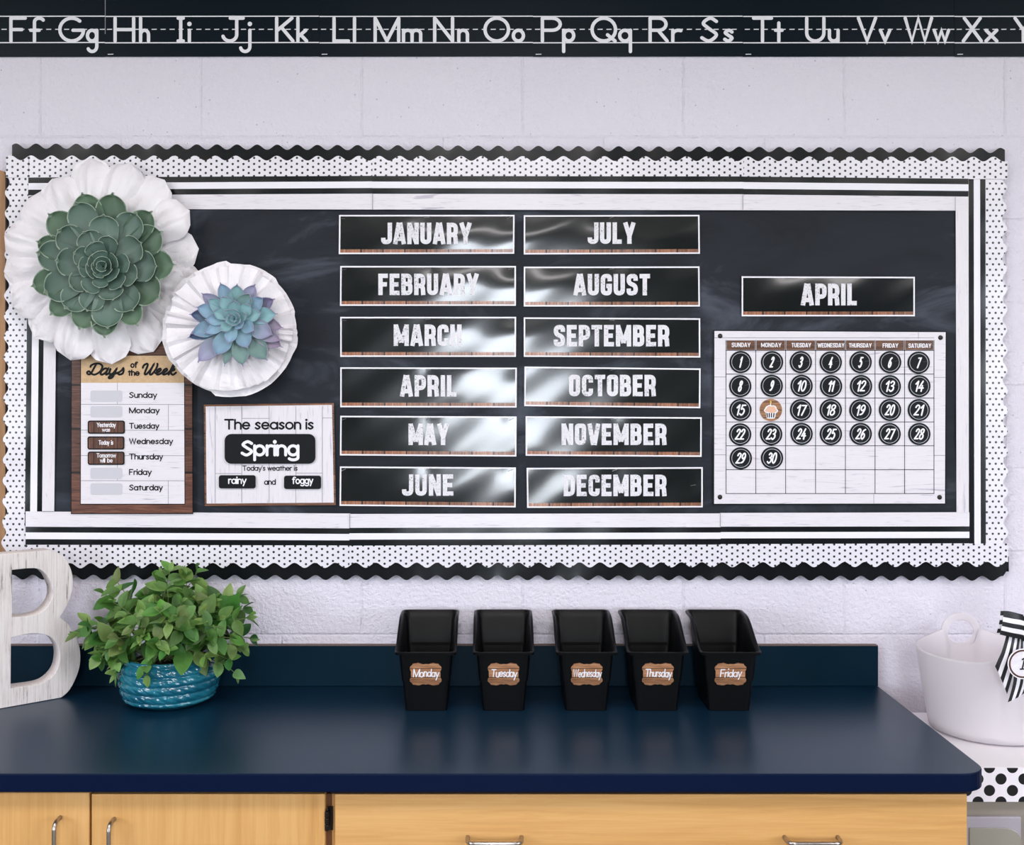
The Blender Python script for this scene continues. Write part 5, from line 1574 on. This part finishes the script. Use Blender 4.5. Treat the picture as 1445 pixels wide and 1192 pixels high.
# ================================================================== BLACK BINS
M_BIN = NT('black_plastic', srgb(4, 5, 7), 0.4, spec=0.2)
M_BIN.bump(M_BIN.noise(M_BIN.coords(), 900, 2), .12, .0004); M_BIN = M_BIN.m
def bins():
    days = [('Monday', -0.1615, 'leftmost of the five'), ('Tuesday', 0.0172, 'second from the left'), ('Wednesday', 0.208, 'in the middle of the row'), ('Thursday', 0.3714, 'fourth from the left'), ('Friday', 0.5378, 'rightmost of the five')]
    yfb, ybb = -0.228, -0.085              # base, front and back
    yft, ybt = -0.246, -0.040              # rim, front and back
    wb, wt = 0.050, 0.0665                 # half widths
    hf, hb = 0.139, 0.194
    def ring(hw, y0, y1, r, n=5):
        pts = []
        for sx, sy, a in ((1, -1, -90), (1, 1, 0), (-1, 1, 90), (-1, -1, 180)):
            for i in range(n + 1):
                t = radians(a + 90 * i / n)
                pts.append((sx * (hw - r) + r * cos(t), (y0 + r if sy < 0 else y1 - r) + r * sin(t)))
        # subdivide the long sides so that the rim can sweep
        out = []
        for i in range(len(pts)):
            a, b = pts[i], pts[(i + 1) % len(pts)]
            m = max(1, int(math.hypot(b[0] - a[0], b[1] - a[1]) / .012))
            for q in range(m): out.append((a[0] + (b[0] - a[0]) * q / m, a[1] + (b[1] - a[1]) * q / m))
        return out
    ref = ring(wt, yft, ybt, .014)
    def par(hw, y0, y1):                    # same point order, other size
        return [(x / wt * hw, y0 + (y - yft) / (ybt - yft) * (y1 - y0)) for x, y in ref]
    def rimh(y):
        f = (y - yft) / (ybt - yft); f = min(1, max(0, (f - .02) / .72)); s = f * f * (3 - 2 * f)
        return hf + (hb - hf) * s
    meshes = {}
    for k, (nm, X, wh) in enumerate(days):
        o = thing('bin', 'black open-topped storage bin labelled %s, %s' % (nm, wh), 'bin', (X, (yfb + ybb) / 2, CT + .0006), 'black weekday bins')
        z0 = CT + .0006
        mb = MB(); rows = []
        for t in (0, .02, .25, .5, .505, .75, .93, .97):
            hw = wb + (wt - .004 - wb) * t; step = 0 if t > .5 else .0018
            q = par(hw - step, yfb + (yft + .004 - yfb) * t + step, ybb + (ybt - .004 - ybb) * t - step)
            rows.append([(X + x, y, z0 + t * rimh(ry)) for (x, y), (_, ry) in zip(q, ref)])
        def lip(off, dz, hw=None):
            q = par(wt + off, yft - off, ybt + off)
            return [(X + x, y, z0 + rimh(ry) + dz) for (x, y), (_, ry) in zip(q, ref)]
        rows += [lip(.001, -.006), lip(.004, -.006), lip(.0046, -.001), lip(.003, .0006), lip(-.0005, .0006), lip(-.0025, -.002)]
        for t in (.9, .6, .57, .3, .03):
            hw = wb - .003 + (wt - .004 - wb) * t - (0 if t > .58 else .002)
            q = par(hw, yfb + .003 + (yft + .004 - yfb) * t, ybb - .003 + (ybt - .004 - ybb) * t - (0 if t > .58 else .006))
            rows.append([(X + x, y, z0 + .003 + t * rimh(ry)) for (x, y), (_, ry) in zip(q, ref)])
        ids = mb.grid(rows, closed=True); mb.face(ids[0][::-1]); mb.face(ids[-1])
        b = build('body', mb, M_BIN, o, smooth=True); clean_normals(b)
        es = b.modifiers.new('edges', 'EDGE_SPLIT'); es.split_angle = radians(38)
        # label on the sloping front
        def fy(z):
            t = (z - z0) / hf
            return yfb + (yft + .004 - yfb) * t + (.0018 if t <= .5 else 0)
        zc = z0 + .087; hw, hh = .0365, .0278
        pl = []
        def br(u):   # wavy bracket edge 0..1
            return .10 * cos(2 * pi * u) * 1.0 - .18 * math.exp(-((u - .5) / .09) ** 2) * 0 
        N = 14; top = []
        for i in range(N + 1):
            u = i / N; x = -0.82 + 1.64 * u
            top.append((x, .88 + .10 * sin(pi * u * 3 + pi) * -1 * (1 if .18 < u < .82 else .5) + (.10 * math.exp(-((u - .5) / .08) ** 2))))
        side = [(.84, .80), (.98, .62), (1.0, .45), (.92, .25), (.93, 0), (.92, -.25), (1.0, -.45), (.98, -.62), (.84, -.80)]
        poly = top + side + [(-x, -y) for x, y in top] + [(-x, -y) for x, y in side]
        poly = poly[::-1]
        fr = [Vector((X + x * hw, fy(zc) - .0022, zc + z * hh)) for x, z in poly]
        fr = [Vector((p.x, fy(p.z) - .0024, p.z)) for p in fr]
        bk = [Vector((p.x, fy(p.z) - .0006, p.z)) for p in fr]
        mb = MB(); mb.prism(fr, bk); lab = build('label', mb, M_LABELWOOD, o)
        mb = MB()
        L_ = {'Monday': .031, 'Tuesday': .031, 'Wednesday': .034, 'Thursday': .032, 'Friday': .026}[nm]
        kpx = 1.634e-3
        def tr(a, b_):
            z = zc + .002 - b_ * .001
            return Vector((X + .0015 + a * .001, fy(z) - .0031, z))
        write_text(mb, nm, (CAP, LOW, .62, .42), -L_ * 1000, L_ * 1000, 8.5, 19.5, 2.4 if nm != 'Wednesday' else 2.0, tr, gap=.13, slant=.10, jitter=.8)
        build('lettering', mb, M_INKWHITE, lab)
bins()

# ================================================================== CART, TUB AND BOW AT THE RIGHT
def cart():
    x0, x1, yf, yb = 0.945, 1.42, -0.52, -0.143
    k = lambda py: ZC - (py - VY) * (D0 + yf) / F
    zt = k(1083); zs = k(1131)
    o = thing('storage_cart', 'white topped plastic drawer cart with a polka dot band, right of the worktop', 'cart', ((x0 + x1) / 2, (yf + yb) / 2, 0))
    mw = plain('cart_white', srgb(236, 231, 236), 0.4)
    mb = MB(); mb.box(x0, x1, yf + .001, yb, zs, zt); s = build('top', mb, mw, o); bevel(s, .001, 1)
    md = NT('bold_dots', srgb(238, 232, 240), .35)
    tc = md.n('TexCoord'); sep = md.n('SeparateXYZ'); md.l(tc.outputs['Object'], sep.inputs[0])
    kk = (D0 + yf) / F; P = 32.4 * kk; rad = 7.9 * kk
    xo = (1412.3 - VX) * kk - (x0 + x1) / 2; zo = ZC - (1098.8 - VY) * kk
    def lat(off):
        u = md.math('MULTIPLY', md.math('SUBTRACT', md.math('FRACT', md.math('ADD', md.math('DIVIDE', md.math('SUBTRACT', sep.outputs['X'], xo), P), 50.5 + off)), .5), P)
        v = md.math('MULTIPLY', md.math('SUBTRACT', md.math('FRACT', md.math('ADD', md.math('DIVIDE', md.math('SUBTRACT', sep.outputs['Z'], zo), P), 50.5 + off)), .5), P)
        return md.math('SQRT', md.math('ADD', md.math('MULTIPLY', u, u), md.math('MULTIPLY', v, v)))
    md.col(md.mix(md.math('LESS_THAN', md.math('MINIMUM', lat(0), lat(.5)), rad), srgb(238, 232, 240), srgb(16, 16, 20)))
    mb = MB(); mb.box(x0, x1, yf - .0006, yf + .0008, zs, zt - .0004); build('polka_dot_band', mb, md.m, o)
    mg = plain('clear_grey_plastic', srgb(146, 138, 128), 0.3); mg2 = plain('clear_lilac_plastic', srgb(168, 162, 172), .3)
    mb = MB(); mb.box(x0, x1, yf + .012, yb, 0.02, zs - .0005); build('body', mb, mg, o)
    d = MB(); zz = k(1153)
    d.box(x0 + .012, (1442 - VX) * kk, yf + .002, yf + .0115, zz - .16, zz); dr = build('drawer', d, mg2, o); bevel(dr, .002, 2)
    mb = MB(); z2 = k(1168); xa, xb = x0 + .02, (1441 - VX) * kk; pts = [(xa, zz - .15), (xb, zz - .15), (xb, z2 - .026)]
    for i in range(7):
        a = pi / 2 * i / 6; pts.append((xb - .034 + .034 * cos(a), z2 - .026 + .026 * sin(a)))
    pts += [(xa, z2)]
    mb.prism([Vector((x, yf - .001, z)) for x, z in pts], [Vector((x, yf + .0025, z)) for x, z in pts])
    f = build('drawer_front', mb, plain('clear_sage_plastic', srgb(152, 148, 138), .22), dr); bevel(f, .002, 2)
    return zt
ZTOP = cart()

def tub():
    cx, cy = 1.118, -0.27; z0 = ZTOP + .0008
    kt = NT('frosted_plastic', srgb(244, 240, 243), 0.42, spec=0.4)
    tl = kt.n('BsdfTranslucent'); tl.inputs[0].default_value = srgb(244, 240, 243); mx = kt.n('MixShader'); mx.inputs[0].default_value = .5
    out = kt.t.nodes['Material Output']; kt.l(kt.b.outputs[0], mx.inputs[1]); kt.l(tl.outputs[0], mx.inputs[2]); kt.l(mx.outputs[0], out.inputs[0])
    o = thing('tub', 'frosted white flexible tub with loop handles on the cart', 'tub', (cx, cy, z0))
    H = .181; n = 288; rb, rt = .128, .157
    def bumpf(a):
        q = 0
        for c in (pi / 2, -pi / 2):
            dd = (a - c + pi) % (2 * pi) - pi
            q += .85 * math.exp(-(dd / .40) ** 2) - 1.75 * math.exp(-(dd / .245) ** 8)
        return q
    mb = MB(); rows = []
    def ringrow(t, inset, zoff=0):
        row = []
        for j in range(n):
            a = 2 * pi * j / n; r = rb + (rt - rb) * t ** .9 - inset
            row.append((cx + r * cos(a), cy + r * sin(a), z0 + zoff + (H + .028 * bumpf(a)) * t))
        return row
    rows.append([(cx + (rb - .012) * cos(2 * pi * j / n), cy + (rb - .012) * sin(2 * pi * j / n), z0) for j in range(n)])
    for t in (.03, .1, .3, .5, .7, .88, .97, 1.0): rows.append(ringrow(t, 0))
    rows.append(ringrow(1.0, .004))
    for t in (.97, .88, .7, .5, .3, .1, .04): rows.append(ringrow(t, .005, .002))
    ids = mb.grid(rows, closed=True); mb.face(ids[0][::-1]); mb.face(ids[-1])
    b = build('body', mb, kt.m, o, smooth=True); clean_normals(b)
    for sgn in (1, -1):
        mb = MB(); yh = cy + sgn * (rt - .0015); zc = z0 + H + .003; m = 40
        # oval loop: outer arch flows into the rim
        ro, ri = (.0475, .047), (.0305, .0275)
        O = []; I = []
        for j in range(m):
            a = 2 * pi * j / m; ca, sa = cos(a), sin(a)
            wx = ro[0] * ca * (1.0 + (.45 * max(0, -sa) ** 1.5)); O.append((wx, ro[1] * sa if sa > 0 else .044 * sa)); I.append((ri[0] * ca, ri[1] * sa + .002))
        fy_ = yh - .0026; by_ = yh + .0026
        rows = [[(cx + x, fy_, zc + z) for x, z in I], [(cx + x, fy_, zc + z) for x, z in O], [(cx + x, by_, zc + z) for x, z in O], [(cx + x, by_, zc + z) for x, z in I], [(cx + x, fy_, zc + z) for x, z in I]]
        mb.grid(rows, closed=True)
        h = build('handle', mb, kt.m, o); clean_normals(h); bevel(h, .0016, 2)
    return cx, cy - rt, z0 + H + .028
TUBX, TUBY, TUBZ = tub()

def bow():
    y0 = TUBY - .012
    k = (D0 + y0 - .02) / F
    Xp = lambda px: (px - VX) * k
    Zp = lambda py: ZC - (py - VY) * k
    kx, kz = Xp(1447), Zp(884)
    o = thing('ribbon_bow', 'black and white striped ribbon bow tied to the front of the white tub', 'bow', (kx, y0 - .02, kz))
    mats = [plain('ribbon_black', srgb(18, 18, 22), .45), plain('ribbon_white', srgb(240, 236, 242), .45)]
    NS = 10; stripe = [0, 0, 1, 1, 0, 0, 1, 1, 0, 0]
    def ribbon(left, right, ys, name):
        """left / right: px outlines of the two long edges, ys: depth towards the viewer"""
        L = spl(left, 6); Rr = spl(right, 6); n = len(L); rows = []
        for i in range(n):
            t = i / (n - 1); yy = y0 - .02 - (ys[0] * (1 - t) + ys[1] * t) - .006 * sin(pi * t)
            row = []
            for j in range(NS + 1):
                u = j / NS; px = L[i][0] * (1 - u) + Rr[i][0] * u; py = L[i][1] * (1 - u) + Rr[i][1] * u
                row.append(Vector((Xp(px), yy - .003 * sin(pi * u), Zp(py))))
            rows.append(row)
        mb = MB(); mb.grid(rows, lambda i, j: stripe[j]); ob = build(name, mb, mats, o, smooth=True); solid(ob, .0008)
    # loops (left shown in the picture, right mirrored outside the frame)
    ribbon([(1446, 870), (1436, 866), (1424, 864), (1412.5, 862)], [(1446, 902), (1434, 899), (1420, 896), (1407, 893)], (.004, .012), 'loop')
    ribbon([(1412.5, 862), (1424, 862), (1446, 868)], [(1407, 893), (1424, 893), (1446, 900)], (-.002, -.006), 'loop_back')
    ribbon([(1450, 870), (1460, 866), (1472, 864), (1484, 862)], [(1450, 902), (1462, 899), (1476, 896), (1489, 893)], (.004, .012), 'loop')
    mb = MB(); rows = []
    for i in range(9):
        a = pi * i / 8; rows.append([Vector((Xp(1440 + 14 * (i / 8)), y0 - .026 - .012 * sin(a), Zp(868 + 35 * j / NS))) for j in range(NS + 1)])
    mb.grid(rows, lambda i, j: stripe[j]); build('knot', mb, mats, o, smooth=True)
    # tails
    ribbon([(1421, 897), (1413, 916), (1406, 930), (1403, 939)], [(1440, 900), (1434, 925), (1427, 950), (1419.6, 978)], (-.004, .004), 'tail')
    ribbon([(1438, 900), (1430, 930), (1430, 960), (1423, 991)], [(1450, 900), (1452, 930), (1452, 956), (1446, 978)], (-.009, -.003), 'tail')
    ribbon([(1452, 900), (1458, 920), (1464, 940)], [(1472, 898), (1484, 916), (1490, 932)], (-.004, .004), 'tail')
    # round tag
    k = (D0 + y0 - .044) / F
    t = thing('round_tag', 'round white tag with a brown ring hanging over the striped ribbon', 'tag', (Xp(1443.5), y0 - .044, Zp(936.5)))
    c = Vector((Xp(1443.5), y0 - .044, Zp(936.5)))
    def disc(r, off, mat, nm, ring=None):
        mb = MB(); a = [2 * pi * q / 44 for q in range(44)]
        if ring:
            mb.grid([[c + Vector((r * k * cos(b), off, r * k * sin(b))) for b in a], [c + Vector((ring * k * cos(b), off, ring * k * sin(b))) for b in a]], closed=True)
        else: mb.prism([c + Vector((r * k * cos(b), off, r * k * sin(b))) for b in a], [c + Vector((r * k * cos(b), off + .0008, r * k * sin(b))) for b in a])
        build(nm, mb, mat, t)
    disc(21.5, 0, M_WHITE, 'card'); disc(20, -.0004, plain('tag_brown', srgb(74, 36, 26), .5), 'ring', 17.6)
    disc(17.4, -.0003, M_SHIPH, 'face')
    mb = MB()
    tr = lambda a, b: Vector((Xp(a), c.y - .0012, Zp(b)))
    st = [[(1446.0, -927.6), (1442.2, -943.4)], [(1441.6, -930.6), (1446.6, -927.2)], [(1438.8, -943.8), (1446.2, -943.4)]]
    strokes_mesh(mb, st, 1.9, lambda q: tr(q[0], -q[1]), False)
    build('lettering', mb, M_INKBLACK, t)
bow()
